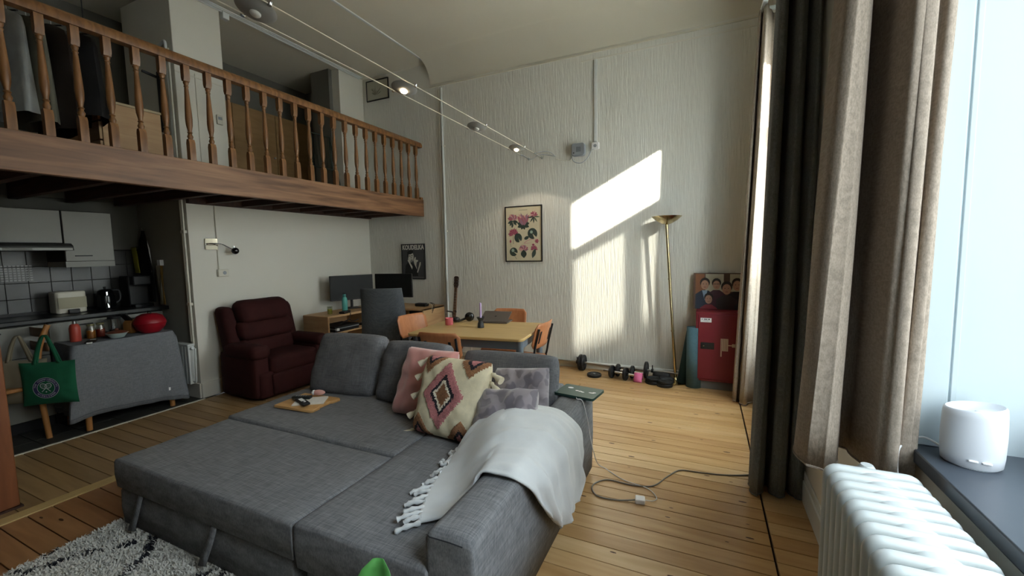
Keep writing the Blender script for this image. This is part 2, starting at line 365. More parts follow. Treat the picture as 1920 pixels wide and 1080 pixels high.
# railing
rail = thing('loft_railing', 'turned wooden baluster railing along the edge of the loft', 'railing', (-3.81, 0, 2.285))
g = G().prism([(-.035, .745), (.035, .745), (.04, .775), (.03, .80), (.012, .82), (-.012, .82), (-.03, .80), (-.04, .775)], -1.2, YB-.005, 'y')
g.mesh('handrail', m_bal, rail, smooth=40)
bal_prof = [(.013, .165), (.017, .175), (.021, .19), (.015, .205), (.013, .215), (.019, .222), (.013, .23), (.015, .245), (.022, .28), (.0245, .33), (.022, .40), (.018, .48), (.0145, .555), (.013, .575), (.018, .583), (.013, .59), (.0165, .602), (.02, .612), (.014, .625)]
gb = G().lathe(bal_prof, n=12)
gb.prism([(-.022, 0), (.022, 0), (.022, .14), (.013, .168), (-.013, .168), (-.022, .14)], -.022, .022, 'y')
gb.prism([(-.013, .622), (.013, .622), (.022, .65), (.022, .745), (-.022, .745), (-.022, .65)], -.022, .022, 'y')
bal0 = gb.mesh('baluster', m_bal, rail, smooth=38)
for k in range(-11, 25):
    y = 1.103+.1636*k
    if k == -11: bal0.location = (0, y, 0); continue
    c = bal0.copy(); COL.objects.link(c); c.location = (0, y, 0)
G().box(-.028, .028, YB-.07, YB-.02, 0, .03).mesh('end_block', m_bal, rail)
# ------------------------------------------------------------------ sofa bed
m_sofa = weave('grey_sofa_weave', '656669', '868789', 230, .92, .5)
m_sofa2 = weave('grey_cushion_weave', '5b5c60', '78797c', 300, .92, .4)
m_seam = M('dark_seam', '26272b', .9)
sofa = thing('sofa_bed', 'large grey fabric corner sofa bed folded out into a bed', 'sofa', (0, 0, 0))
def soft(x0, x1, y0, y1, z0, z1, name, mat, parent, bev=.03, crown=.0, nx=14, ny=14):
    """upholstered slab: bevelled box with a gently crowned, slightly rumpled top"""
    g = G(); rnd = random.Random(hash((round(x0, 2), round(y0, 2))) & 999)
    ph = [rnd.uniform(0, 6) for _ in range(4)]
    xs = [x0, x0+bev*.35, x0+bev]+[x0+bev+(x1-x0-2*bev)*i/nx for i in range(1, nx)]+[x1-bev, x1-bev*.35, x1]
    ys = [y0, y0+bev*.35, y0+bev]+[y0+bev+(y1-y0-2*bev)*i/ny for i in range(1, ny)]+[y1-bev, y1-bev*.35, y1]
    def drop(a, lo, hi):
        d = min(a-lo, hi-a); return 0 if d >= bev else bev*(1-math.sqrt(max(0, 1-(1-d/bev)**2)))
    P = []
    for x in xs:
        row = []
        for y in ys:
            u = (x-x0)/(x1-x0); v = (y-y0)/(y1-y0)
            z = z1-max(drop(x, x0, x1), drop(y, y0, y1))+crown*math.sin(PI*u)*math.sin(PI*v)
            z += .0025*math.sin(9*u+ph[0]+4*v)*math.sin(PI*u)+.002*math.sin(13*v+ph[1]-5*u)*math.sin(PI*v)
            row.append((x, y, z))
        P.append(row)
    g.grid(P); nu, nv = len(xs), len(ys)
    ring = [(i, 0) for i in range(nu)]+[(nu-1, j) for j in range(1, nv)]+[(i, nv-1) for i in range(nu-2, -1, -1)]+[(0, j) for j in range(nv-2, 0, -1)]
    base = len(g.v); k = len(ring); mid = []
    for lvl in (.5, 1.0):
        for (i, j) in ring:
            x, y, _ = P[i][j]; s = .003 if lvl == .5 else -.003
            cx = (x0+x1)/2; cy = (y0+y1)/2
            ex = s if x > x1-1e-6 else (-s if x < x0+1e-6 else 0); ey = s if y > y1-1e-6 else (-s if y < y0+1e-6 else 0)
            zt = P[i][j][2]; mid.append((x+ex, y+ey, zt+(z0-zt)*lvl))
    g.v += mid
    idx0 = [i*nv+j for (i, j) in ring]; idx1 = [base+q for q in range(k)]; idx2 = [base+k+q for q in range(k)]
    for A, B in ((idx0, idx1), (idx1, idx2)):
        for q in range(k): g.f.append((A[q], A[(q+1) % k], B[(q+1) % k], B[q])); g.m.append(0)
    g.f.append(tuple(idx2)); g.m.append(0)
    return g.mesh(name, mat, parent, smooth=180)
soft(-2.93, -1.515, 1.085, 1.70, .245, .405, 'pull_out_mattress', m_sofa, sofa, .016, .004)
bb = soft(-2.925, -1.54, 1.10, 1.66, .03, .238, 'pull_out_base', m_sofa, sofa, .02)
soft(-2.95, -1.505, 1.705, 2.50, .25, .418, 'seat_mattress', m_sofa, sofa, .018, .006)
G().box(-2.93, -1.51, 1.72, 2.6, .03, .25).mesh('seat_base', m_sofa, sofa, bevel=.01)
soft(-1.50, -.845, 1.085, 2.50, .22, .418, 'chaise_mattress', m_sofa, sofa, .018, .006)
G().box(-1.47, -.84, 1.105, 2.5, .03, .22).mesh('chaise_base', m_sofa, sofa, bevel=.012)
arm = soft(-.85, -.665, 1.10, 2.70, .03, .562, 'armrest', m_sofa, sofa, .032, .004, 4, 20)
G().tube([(-.852, 1.11, .532), (-.83, 1.094, .54), (-.75, 1.091, .545), (-.70, 1.094, .54)], .0022, 6).mesh('arm_seam', m_seam, arm)
soft(-2.95, -.852, 2.52, 2.70, .03, .60, 'back_frame', m_sofa, sofa, .04, .0, 20, 4)
for (xa, ya, xb, yb) in ((-2.945, 1.7025, -1.51, 1.7025), (-1.5075, 1.1, -1.5075, 2.4)):
    G().tube([(xa, ya, .375), (xb, yb, .375)], .004, 6).mesh('gap_seam', m_seam, sofa)
for x in (-1.56, -2.9): G().box(x, x+.06, 1.12, 1.16, .0, .03).mesh('castor', m_black, bb)
for (x, lean) in ((-2.70, .04), (-2.06, .05)):
    P = [[(x-.02, 1.092, .24), (x+.02, 1.092, .24)], [(x-.022-lean*.4, 1.072, .16), (x+.018-lean*.4, 1.078, .16)], [(x-.024-lean, 1.062, .09), (x+.016-lean, 1.072, .09)], [(x-.026-lean*1.2, 1.055, .05), (x+.014-lean*1.2, 1.065, .05)]]
    G().grid(P).mesh('pull_strap', m_sofa, bb, smooth=60, solid=.005)
# cushions -----------------------------------------------------------------
def pillow_pts(w, h, t, n=20, pinch=.06, power=.55, wr=0, seed=0, rnd_c=0):
    rnd = random.Random(seed); ph = [rnd.uniform(0, 6.28) for _ in range(6)]
    F = []; B = []
    for i in range(n+1):
        fr = []; br = []
        for j in range(n+1):
            u = -1+2*i/n; v = -1+2*j/n
            u = math.copysign(abs(u)**.85, u); v = math.copysign(abs(v)**.85, v)
            x = u*w/2*(1-pinch*(1-v*v)); y = v*h/2*(1-pinch*(1-u*u))
            cr_ = 1-rnd_c*(u*u*v*v)**1.5; x *= cr_; y *= cr_
            d = t/2*(max(0, 1-u**4)*max(0, 1-v**4))**power
            k = wr*(1-u*u)*(1-v*v)*(math.sin(5*u+3*v+ph[0])+.7*math.sin(9*v-4*u+ph[1])+.5*math.sin(14*u+ph[2]))
            e = wr*.8*(1-(1-u**2)*(1-v**2))*math.sin(12*math.atan2(v, u)+ph[3])
            fr.append((x, y, d+k+e*(1 if d > .001 else 0))); br.append((x, y, -d))
        F.append(fr); B.append(br)
    return F, B
def pillow_geo(w, h, t, **k):
    F, B = pillow_pts(w, h, t, **k); g = G(); g.grid(F); g.grid(B, True); return g
def place(bl, br, tl, off=0):
    bl, br, tl = Vector(bl), Vector(br), Vector(tl); c = (br+tl)/2
    m = frame3(c, br-bl, tl-bl); return m, (br-bl).length, (tl-bl).length
def pillow(name, label, mat, bl, br, tl, t, wr=.004, seed=1, group=None, pinch=.06, grow=0, power=.5, rc=.04):
    m, w, h = place(bl, br, tl); m = m @ T(0, 0, 0)
    o = thing(name, label, 'cushion'); o.matrix_world = m
    if group: o['group'] = group
    g = pillow_geo(w+grow, h+grow, t, n=26, wr=wr, seed=seed, pinch=pinch, power=power, rnd_c=rc)
    g.mesh('cover', mat, o, smooth=180)
    return o, w, h
c1, w, h = pillow('back_cushion', 'grey sofa back cushion at the left end beside the maroon recliner', m_sofa2, (-2.84, 2.33, .41), (-2.25, 2.39, .41), (-2.92, 2.52, .83), .22, .006, 3, grow=.05, pinch=.02, power=.33, rc=.09)
def crease(o, pts, depthz, r=.004):
    G().tube(catmull([(x, y, z) for x, y, z in pts], 5), r, 6).mesh('crease_seam', m_seam, o)
c2, w, h = pillow('back_cushion', 'grey sofa back cushion half hidden behind the pink cushion', m_sofa2, (-2.24, 2.36, .41), (-1.70, 2.38, .41), (-2.18, 2.54, .81), .22, .007, 5, grow=.05, pinch=.02, power=.33, rc=.09)
c3, w, h = pillow('back_cushion', 'grey sofa back cushion beside the green laptop', m_sofa2, (-1.56, 2.46, .41), (-.875, 2.50, .41), (-1.57, 2.61, .775), .20, .005, 8, grow=.05, pinch=.02, power=.32, rc=.09)
m_pink = M('pink_velvet', 'c98b85', .85, sheen=.6, var=.08, vs=(6, 6, 6), bump=.2, bs=(120, 120, 120))
pillow('throw_cushion', 'plain dusty pink velvet cushion behind the tasselled one', m_pink, (-1.93, 2.16, .42), (-1.50, 2.14, .42), (-1.88, 2.37, .845), .18, .009, 9, pinch=.06, rc=.04, power=.42)
# tasselled kilim cushion: tufted diamonds in raised wool
kc = [M('kilim_cream', 'ddd2b4', .95, bump=.4, bs=(200, 200, 200), var=.06, vs=(40, 40, 40)), M('kilim_pink_tuft', 'b9797a', .98, bump=1, bs=(160, 160, 160), var=.2, vs=(90, 90, 90), dist=.004),
      M('kilim_black_tuft', '27232a', .98, bump=1, bs=(160, 160, 160), dist=.004), M('kilim_white_tuft', 'ece3cf', .98, bump=1, bs=(160, 160, 160), dist=.004), M('kilim_brown_tuft', '94694a', .98, bump=1, bs=(160, 160, 160), var=.2, vs=(80, 80, 80), dist=.004)]
KB, KR, KT = (-1.625, 2.0, .425), (-1.165, 1.965, .425), (-1.545, 2.16, .845)
m, w, h = place(KB, KR, KT)
kil = thing('throw_cushion', 'cream tasselled cushion with a big tufted pink diamond in front of the pink cushion', 'cushion'); kil.matrix_world = m
w += .02; h += .03
def kpat(x, y, jig):
    sx = x/(w/2); sy = y/(h/2)
    d = abs(sx+.03)/.60+abs(sy-.02)/.80+jig
    if d < 1:
        return 4 if d < .36 else 3 if d < .48 else 2 if d < .62 else 1
    for (cx, cy, q) in ((-.62, 1.0, 1), (.62, 1.0, 1), (-.66, -1.0, 1), (.60, -1.0, 1)):
        e = abs(sx-cx)/.46+abs(sy-cy)/.52+jig
        if e < 1: return 1 if e < .42 else 2 if e < .62 else 4
    return 0
rk = random.Random(4)
n = 84
F, B = pillow_pts(w, h, .20, n=n, pinch=.05, wr=.005, seed=2, power=.42, rnd_c=.05)
jg = [[rk.uniform(-.035, .035) for _ in range(n+1)] for _ in range(n+1)]
g = G(); idx = [[kpat(F[i][j][0], F[i][j][1], jg[i][j]) for j in range(n+1)] for i in range(n+1)]
for i in range(n+1):
    for j in range(n+1):
        if idx[i][j] and 2 < i < n-2 and 2 < j < n-2: x, y, z = F[i][j]; F[i][j] = (x, y, z+.006+rk.uniform(-.0015, .0015))
g.grid(F); g.m = [idx[i][j] for i in range(n) for j in range(n)]
g.grid(B, True)
g.mesh('cover', kc, kil, smooth=180)
def tassel(o, p, d, L=.07, r=.014):
    p = Vector(p); d = Vector(d).normalized()
    g = G().tube([p, p+d*.012, p+d*.02, p+d*.03, p+d*L*.7, p+d*L], [.004, r*.55, r*.7, r*.5, r*.95, r*1.15], 9)
    g.mesh('tassel', M('tassel_wool', 'e2d8bf', .95, bump=1, bs=(260, 260, 20), dist=.004), o, smooth=60)
for k, v in enumerate((-.46, -.22, .02, .26, .44)):
    tassel(kil, (-w/2+.005, v*h, 0), (-.75, -.75 if k else -.5, .35), .075 if k else .10, .019)
for k, v in enumerate((.36, .26, .15)): tassel(kil, (w/2-.01, v*h, -.015), (.85, -.4-.3*k, .1), .085, .022)
m_pais = M('mauve_paisley_velvet', '928a90', .7, col2='736c75', vs=(22, 22, 12), contrast=(.46, .54), detail=0, sheen=.5)
pillow('throw_cushion', 'mauve-grey swirl-patterned velvet cushion against the right back cushion', m_pais, (-1.17, 2.24, .47), (-.83, 2.26, .50), (-1.2, 2.36, .745), .17, .011, 11, grow=.03, rc=.05, power=.42)
pillow('throw_cushion', 'mauve-grey swirl-patterned velvet cushion half under the pale throw blanket', m_pais, (-1.17, 1.88, .40), (-.82, 1.84, .46), (-1.13, 2.1, .69), .17, .011, 12, grow=.03, rc=.05, power=.42)
# throw blanket ------------------------------------------------------------
m_blank = M('pale_grey_fleece', 'cfd2d3', .95, sheen=.5, var=.05, vs=(10, 10, 10), bump=.25, bs=(160, 160, 160))
rowsB = [
 [(-1.01, 1.26, .432), (-1.08, 1.40, .432), (-1.13, 1.56, .432), (-1.15, 1.70, .436), (-1.165, 1.80, .45)],
 [(-.92, 1.335, .438), (-.97, 1.47, .45), (-1.03, 1.62, .475), (-1.08, 1.77, .52), (-1.12, 1.88, .55)],
 [(-.868, 1.43, .50), (-.885, 1.55, .545), (-.93, 1.69, .595), (-.985, 1.85, .63), (-1.04, 1.98, .615)],
 [(-.835, 1.46, .578), (-.83, 1.60, .60), (-.855, 1.76, .645), (-.90, 1.92, .665), (-.95, 2.07, .63)],
 [(-.76, 1.465, .588), (-.755, 1.62, .605), (-.77, 1.80, .635), (-.80, 1.98, .645), (-.83, 2.14, .62)],
 [(-.69, 1.47, .582), (-.68, 1.64, .59), (-.685, 1.84, .61), (-.70, 2.03, .61), (-.72, 2.2, .585)],
 [(-.635, 1.52, .52), (-.625, 1.68, .50), (-.625, 1.88, .52), (-.635, 2.07, .52), (-.64, 2.25, .50)],
 [(-.625, 1.60, .41), (-.62, 1.72, .38), (-.61, 1.90, .39), (-.615, 2.10, .39), (-.625, 2.29, .41)],
 [(-.62, 1.70, .30), (-.61, 1.77, .26), (-.60, 1.92, .25), (-.61, 2.12, .27), (-.62, 2.25, .30)],
 [(-.622, 1.79, .22), (-.615, 1.83, .16), (-.605, 1.94, .15), (-.61, 2.08, .17), (-.622, 2.2, .21)]]
fine = [catmull(r, 9) for r in rowsB]; cols = [catmull([fine[i][j] for i in range(len(fine))], 7) for j in range(len(fine[0]))]
PB = []
for j, c in enumerate(cols):
    row = []
    for i, p in enumerate(c):
        v = j/(len(cols)-1); u = i/(len(c)-1); q = Vector(p)
        ph = v*11+2.2*u+.8*math.sin(4*u+1); rid = (1-abs(math.sin(ph)))**2
        rid2 = (1-abs(math.sin(v*17-4.5*u+.7)))**2.5
        fade = min(1, max(0, (u-.18)*4))*min(1, (1-v)*5+.25)
        amp = (.026*rid+.014*rid2)*fade+.004*math.sin(v*41+9*u)
        if u > .58: q += Vector((amp+.002, .3*amp, 0))
        elif u > .3: q += Vector((.25*amp, 0, amp*.85+.003))
        else: q += Vector((-.1*amp, 0, .010*abs(math.sin(v*14+5*u))+.004*math.sin(v*33)+.003))
        row.append(q)
    PB.append(row)
blk = thing('throw_blanket', 'pale grey fleece throw blanket with twisted fringe draped over the sofa arm', 'blanket')
G().grid(PB).mesh('cloth', m_blank, blk, smooth=180, solid=.009)
for j in range(0, len(cols), 2):
    p = Vector(PB[j][0]); q = Vector(PB[j][1]); d = (p-q).normalized(); L = random.uniform(.05, .09); s = random.uniform(-1.2, 1.2)
    if p.z < .45: pts = [p-d*.01, p+d*L*.5+Vector((0, s*.02, .004)), p+d*L+Vector((0, s*.03, -.004))]
    else: pts = [p-d*.01, p+d*L*.4+Vector((-.01, s*.02, .0)), Vector((p.x-.05, p.y+s*.02, .435))]
    G().tube(catmull(pts, 4), [.0095+.003*math.sin(i*2.1+j) for i in range(9)], 7).mesh('fringe_cord', m_blank, blk, smooth=60)
P = [[(-.648+.012*math.sin(3*i+k), 2.06+.055*i+.02*k*0, .10+.055*k+.025*i) for k in range(5)] for i in range(6)]
G().grid(P).mesh('brown_lining', M('brown_plush', '4a3432', .95, bump=.5, bs=(150, 150, 150)), blk, smooth=180, solid=.006)
# green laptop on the arm
lp = thing('laptop', 'closed dark green laptop with white stickers lying on the sofa arm', 'laptop', (-.728, 2.60, .568), math.radians(-8))
m_green = M('dark_green_metal', '2f4d47', .45, .3)
G().prism(rrect(.27, .20, .012), 0, .009, 'z').mesh('base', m_green, lp, smooth=30)
lid = G().prism(rrect(.27, .20, .012), .010, .016, 'z').mesh('lid', m_green, lp, smooth=30)
for (x, y, a, b) in ((-.075, .035, .02, .014), (-.015, .0, .012, .008), (.01, -.005, .014, .008), (.03, -.012, .011, .007), (.085, .0, .02, .008), (.1, .012, .012, .008)):
    G().add([(x+a*math.cos(t*PI/6), y+b*math.sin(t*PI/6), .0166) for t in range(12)], [tuple(range(12))]).mesh('sticker', m_white_plastic, lid, recalc=False)
chg = thing('laptop_charger', 'white charger brick on the floor with its cable up to the green laptop', 'charger', (-.32, 2.46, 0), .15)
G().box(-.028, .028, -.028, .028, .0, .028).mesh('brick', m_white_plastic, chg, bevel=.006, seg=3)
inv = (T(-.32, 2.46, 0) @ RZ(.15)).inverted()
cpts = [(-.715, 2.487, .578), (-.70, 2.455, .582), (-.668, 2.46, .57), (-.645, 2.49, .45), (-.64, 2.56, .28), (-.62, 2.64, .1), (-.58, 2.74, .012), (-.45, 2.66, .005), (-.30, 2.62, .005), (-.235, 2.54, .005), (-.25, 2.49, .008), (-.295, 2.468, .014)]
G().tube([inv @ p for p in catmull(cpts, 8)], .0028, 6).mesh('laptop_cable', m_white_plastic, chg, smooth=60)
cpts = [(-.345, 2.455, .012), (-.45, 2.42, .005), (-.57, 2.42, .005), (-.62, 2.52, .005), (-.55, 2.62, .005), (-.40, 2.62, .005), (-.27, 2.66, .005), (-.19, 2.82, .005), (-.12, 2.93, .005), (0, 2.95, .005), (.16, 2.98, .005), (.32, 3.06, .005), (.42, 3.2, .005)]
G().tube([inv @ p for p in catmull(cpts, 8)], .0045, 6).mesh('mains_cable', M('grey_cable', '8a857d', .6), chg, smooth=60)
# cutting board with remote, booklet, glasses case
cb = thing('serving_board', 'small wooden serving board lying on the grey sofa bed', 'board', (-2.585, 2.06, .428), .06)
G().prism([(-.19, -.135), (.14, -.135), (.16, -.12), (.16, -.06), (.145, -.05), (.145, .05), (.16, .06), (.17, .12), (.15, .135), (-.19, .135)], -.004, .016, 'z').mesh('slab', M('acacia_board', 'cfa269', .5, col2='b88a52', vs=(4, 30, 30)), cb, bevel=.004)
bk = thing('booklet', 'white open booklet on the serving board under the black remotes', 'book', (-2.575, 2.06, .446), .6)
G().box(-.105, .105, -.07, .07, 0, .008).mesh('pages', M('white_paper', 'e4dfd6', .8, var=.04, vs=(40, 4, 4)), bk, bevel=.002)
G().box(-.107, .107, -.072, .072, -.002, 0).mesh('cover', m_trim, bk)
rm = thing('remote_control', 'black remote control with a row of white buttons on the booklet', 'remote', (-2.58, 2.0, .456), -.35)
G().box(-.085, .085, -.024, .024, 0, .018).mesh('body', m_black, rm, bevel=.006)
for k in range(4): G().box(-.045+k*.018, -.035+k*.018, -.014, .012, .018, .0195).mesh('button', m_white_plastic, rm)
G().lathe([(.008, 0), (.008, .003)], (.045, 0, .018), 10).mesh('button', m_white_plastic, rm)
rm2 = thing('remote_control', 'second black remote control lying across the board behind the first', 'remote', (-2.66, 2.06, .456), .35)
G().box(-.07, .07, -.021, .021, 0, .02).mesh('body', M('charcoal_plastic', '1f2422', .4), rm2, bevel=.006)
for k in range(5): G().box(-.045+k*.018, -.037+k*.018, -.008, .008, .02, .0212).mesh('button', m_grey_plastic, rm2)
gc = thing('glasses_case', 'small pink and white rounded case on the booklet', 'case', (-2.60, 2.155, .456), .4)
G().ell((0, 0, .022), (.05, .022, .021), 16, 10).mesh('shell', M('pink_case', 'd9a39a', .4), gc, smooth=180)
G().ell((-.036, 0, .0225), (.016, .0205, .0195), 12, 8).mesh('end_cap', m_white_plastic, gc, smooth=180)
# ------------------------------------------------------------------ rug
rug = thing('rug', 'cream shaggy rug with black diamond lines under the sofa bed', 'rug', (-2.0, .35, 0))
m_rc = M('rug_cream_wool', 'd6d3cb', .98, var=.08, vs=(30, 30, 30)); m_rb = M('rug_black_wool', '1d1e26', .98)
G().box(-.985, 1.1, -.95, .88, .0, .012).mesh('backing', m_rc, rug)
g = G(); rr = random.Random(11)
def rug_black(x, y):
    a = (x*1.0+y*.75+.02*math.sin(30*x))/.58; b = (x*1.0-y*.75+.02*math.sin(27*y))/.58
    return (abs(a-round(a)) < .028 or abs(b-round(b)) < .028) and math.sin(40*x+33*y) > -.55
for _ in range(100000):
    x = rr.uniform(-.985, 1.1); y = rr.uniform(-.95, .88)
    if x > .3 and rr.random() < .4: continue
    blk_ = rug_black(x+.03, y); a = rr.uniform(0, 6.28); L = rr.uniform(.018, .034); t = rr.uniform(.3, 1.0)
    dx, dy = math.cos(a), math.sin(a); wd = .0035
    g.cur = 1 if blk_ else 0
    p = Vector((x, y, .01)); side = Vector((-dy, dx, 0))*wd; tip = Vector((x+dx*L*t, y+dy*L*t, .012+L*.75))
    mid_ = (p+tip)/2+Vector((0, 0, L*.2))
    g.add([p-side, p+side, mid_+side, mid_-side, tip], [(0, 1, 2, 3), (3, 2, 4)])
po = g.mesh('pile', [m_rc, m_rb], rug, recalc=False); po['kind'] = 'stuff'
# ------------------------------------------------------------------ recliner
m_mar = M('maroon_microfibre', '341514', .85, spec=.2, sheen=.0, var=.18, vs=(7, 7, 7), bump=.2, bs=(40, 40, 40))
rec = thing('recliner', 'overstuffed dark maroon recliner armchair against the left wall', 'armchair', (-4.72, 2.69, 0))
# local: x forward (depth .65), y to the far side (width .86)
def puff(x0, x1, y0, y1, z0, z1, name, r=.06, parent=rec, mat=m_mar, tilt=None, seed=0, amp=.006):
    n = 9; g = G(); rnd = random.Random(seed)
    for ax in range(3):
        for s in (-1, 1):
            P = []
            for i in range(n+1):
                row = []
                for j in range(n+1):
                    a, b = -1+2*i/n, -1+2*j/n
                    c = [0, 0, 0]; c[ax] = s; c[(ax+1) % 3] = a*s; c[(ax+2) % 3] = b
                    row.append(c)
                P.append(row)
            hx = ((x1-x0)/2, (y1-y0)/2, (z1-z0)/2); cc = ((x0+x1)/2, (y0+y1)/2, (z0+z1)/2); Q = []
            for row in P:
                q = []
                for c in row:
                    p = [c[k]*hx[k] for k in range(3)]
                    inn = [max(-(hx[k]-r), min(hx[k]-r, p[k])) for k in range(3)]
                    d = Vector([p[k]-inn[k] for k in range(3)])
                    if d.length > 1e-9: d = d.normalized()*r
                    v = Vector(inn)+d
                    wv = amp*(math.sin(v.x*19+seed)+math.sin(v.z*23+seed*2)+math.sin(v.y*17+seed*3))
                    v = v*(1+wv); v += Vector(cc)
                    if tilt: v.x += tilt*(v.z-z0)
                    q.append(v)
                Q.append(q)
            g.grid(Q)
    import bmesh
    o = g.mesh(name, mat, parent, smooth=180)
    bm = bmesh.new(); bm.from_mesh(o.data); bmesh.ops.remove_doubles(bm, verts=bm.verts, dist=.0015); bmesh.ops.recalc_face_normals(bm, faces=bm.faces); bm.to_mesh(o.data); bm.free(); o.data.shade_smooth()
    return o
puff(.04, .63, .02, .84, .02, .30, 'base', .03, seed=1)
puff(.10, .65, .15, .72, .25, .45, 'seat_cushion', .055, seed=2)
puff(.60, .66, .14, .73, .04, .27, 'footrest', .025, seed=3)
puff(.02, .60, -.02, .15, .03, .50, 'arm_side', .035, seed=4)
puff(.02, .60, .72, .88, .03, .50, 'arm_side', .035, seed=5)
puff(.10, .64, -.045, .165, .43, .585, 'arm_pad', .07, seed=6)
puff(.10, .64, .71, .905, .43, .575, 'arm_pad', .07, seed=7)
puff(.09, .28, .12, .74, .40, .62, 'back_pad', .085, tilt=-.22, seed=8, amp=.008)
puff(.08, .28, .11, .75, .58, .80, 'back_pad', .085, tilt=-.22, seed=9, amp=.008)
puff(.04, .25, .13, .73, .76, 1.02, 'head_pad', .09, tilt=-.22, seed=10, amp=.008)
puff(.02, .22, .02, .16, .38, .96, 'back_wing', .065, tilt=-.24, seed=11)
puff(.02, .22, .70, .84, .38, .96, 'back_wing', .065, tilt=-.24, seed=12)
puff(-.04, .10, .08, .78, .10, .93, 'back_shell', .05, tilt=-.1, seed=13)
# ------------------------------------------------------------------ curtains
def curtain(name, label, path, z0, z1, mat, flare=None, hem=True, n=10, parts=None):
    pts = catmull([(x, y, 0) for x, y in path], n); P = []; nz = 24
    for k in range(nz+1):
        u = k/nz; z = z0+(z1-z0)*u; row = []
        for i, p in enumerate(pts):
            s = i/(len(pts)-1); q = Vector((p.x, p.y, z))
            if flare: q.x += flare(s, z, p.x)
            q.x += .006*math.sin(z*3.1+i*.5)*(1-u); q.y += .008*math.sin(z*2.3+i*.31)*(1-u)
            row.append(q)
        P.append(row)
    o = thing(name, label, 'curtain', (0, 0, 0))
    G().grid(P).mesh('cloth', mat, o, smooth=180, solid=.003)
    if hem: G().tube([(q.x, q.y, q.z) for q in P[0]], .0045, 5).mesh('hem', mat, o, smooth=60)
    return o
m_cur = weave('taupe_linen_curtain', '8d8378', 'ad9f92', 420, .95, .35)
m_cur2 = weave('shaded_taupe_curtain', '666a6b', '808485', 420, .95, .35)  # taupe curtain with its shadow side put into a darker colour
curtain('curtain', 'taupe linen curtain hanging over the near radiator by the white window jamb',
        [(.545, 1.55), (.546, 1.51), (.535, 1.497), (.522, 1.515), (.512, 1.495), (.495, 1.485), (.48, 1.50), (.473, 1.56), (.462, 1.68), (.44, 1.75), (.415, 1.73), (.40, 1.64), (.388, 1.575), (.36, 1.545), (.325, 1.54), (.30, 1.575), (.303, 1.70), (.36, 1.80), (.45, 1.83), (.52, 1.88)],
        .805, 3.62, m_cur, flare=lambda s, z, x: (.055*max(0, (.5-x)/.2)+.03*max(0, (x-.46)/.08))*max(0, min(1.2, (z-.8)/1.4)))
curtain('curtain', 'floor-length shade-toned curtain in the middle, nearest side of the far window',
        [(.555, 3.0), (.56, 2.90), (.535, 2.83), (.50, 2.86), (.485, 2.93), (.465, 2.86), (.43, 2.81), (.395, 2.83), (.38, 2.93), (.365, 2.95), (.352, 2.86), (.325, 2.79), (.292, 2.80), (.282, 2.87), (.30, 2.96), (.37, 3.02), (.44, 3.00), (.48, 3.05), (.42, 3.09), (.34, 3.10), (.36, 3.15), (.46, 3.14), (.53, 3.12)],
        .012, 3.62, m_cur2, flare=lambda s, z, x: .06*(z/3.0)*max(0, (.56-x)/.28))
curtain('curtain', 'floor-length sunlit curtain in the far corner beside the red cabinet',
        [(.53, 4.60), (.49, 4.60), (.46, 4.55), (.44, 4.52), (.415, 4.50), (.395, 4.44), (.365, 4.41), (.340, 4.44), (.333, 4.53), (.322, 4.57), (.305, 4.50), (.285, 4.50), (.283, 4.58), (.31, 4.66), (.38, 4.68), (.46, 4.66), (.52, 4.70)],
        .012, 3.60, M('sunlit_taupe_curtain', '9a8d80', .95, bump=.3, bs=(300, 300, 300)) if False else m_cur, flare=lambda s, z, x: .12*(z/3.5)*max(0, (.56-x)/.28))
rod = thing('curtain_rail', 'white curtain rail along the top of the window wall', 'curtain rail', (.44, 0, 3.63))
G().box(-.02, .02, -1.0, 4.75, 0, .03).mesh('track', m_white, rod)
for y in (-.5, .9, 2.2, 3.3, 4.6): G().box(.02, .13, y-.015, y+.015, .0, .03).mesh('bracket', m_white, rod)
# ------------------------------------------------------------------ near radiator
radi = thing('radiator', 'white column radiator under the near window sill', 'radiator', (.42, 0, 0))
sec = G().prism([(x, z+.5) for x, z in rrect(.215, .80, .035, 5)], -.0155, .0155, 'y')
s0 = None
for k in range(15):
    y = 1.375-.0455*k
    if s0 is None: s0 = sec.mesh('section', m_rad, radi, smooth=40, bevel=.0135, seg=4); s0.location = (0, y, 0)
    else:
        c = s0.copy(); COL.objects.link(c); c.location = (0, y, 0)
    g = G().lathe([(.012, -.03), (.019, -.02), (.021, 0), (.019, .02), (.012, .03)], n=12); g.xf(Matrix.Rotation(PI/2, 4, 'X'))
    if k < 14:
        g.xf(Matrix.Diagonal((1.9, 1, .8, 1))); hb = g.mesh('nipple', m_rad, radi, smooth=60); hb.location = (.005, y-.0228, .881)
        hb2 = hb.copy(); COL.objects.link(hb2); hb2.location = (.005, y-.0228, .125)
G().cyl((0, 1.41, .14), (0, 1.41, 0), .012).tube([(0, 1.38, .14), (0, 1.41, .14)], .013).mesh('feed_pipe', m_rad, radi, smooth=40)
G().lathe([(.02, 0), (.026, .005), (.026, .04), (.02, .05), (.014, .06)], (-.0, 1.415, .835), 14).mesh('valve', m_rad, radi, smooth=40)
for y in (1.35, .8): G().box(-.03, .03, y-.012, y+.012, 0, .11).mesh('foot', m_rad, radi)
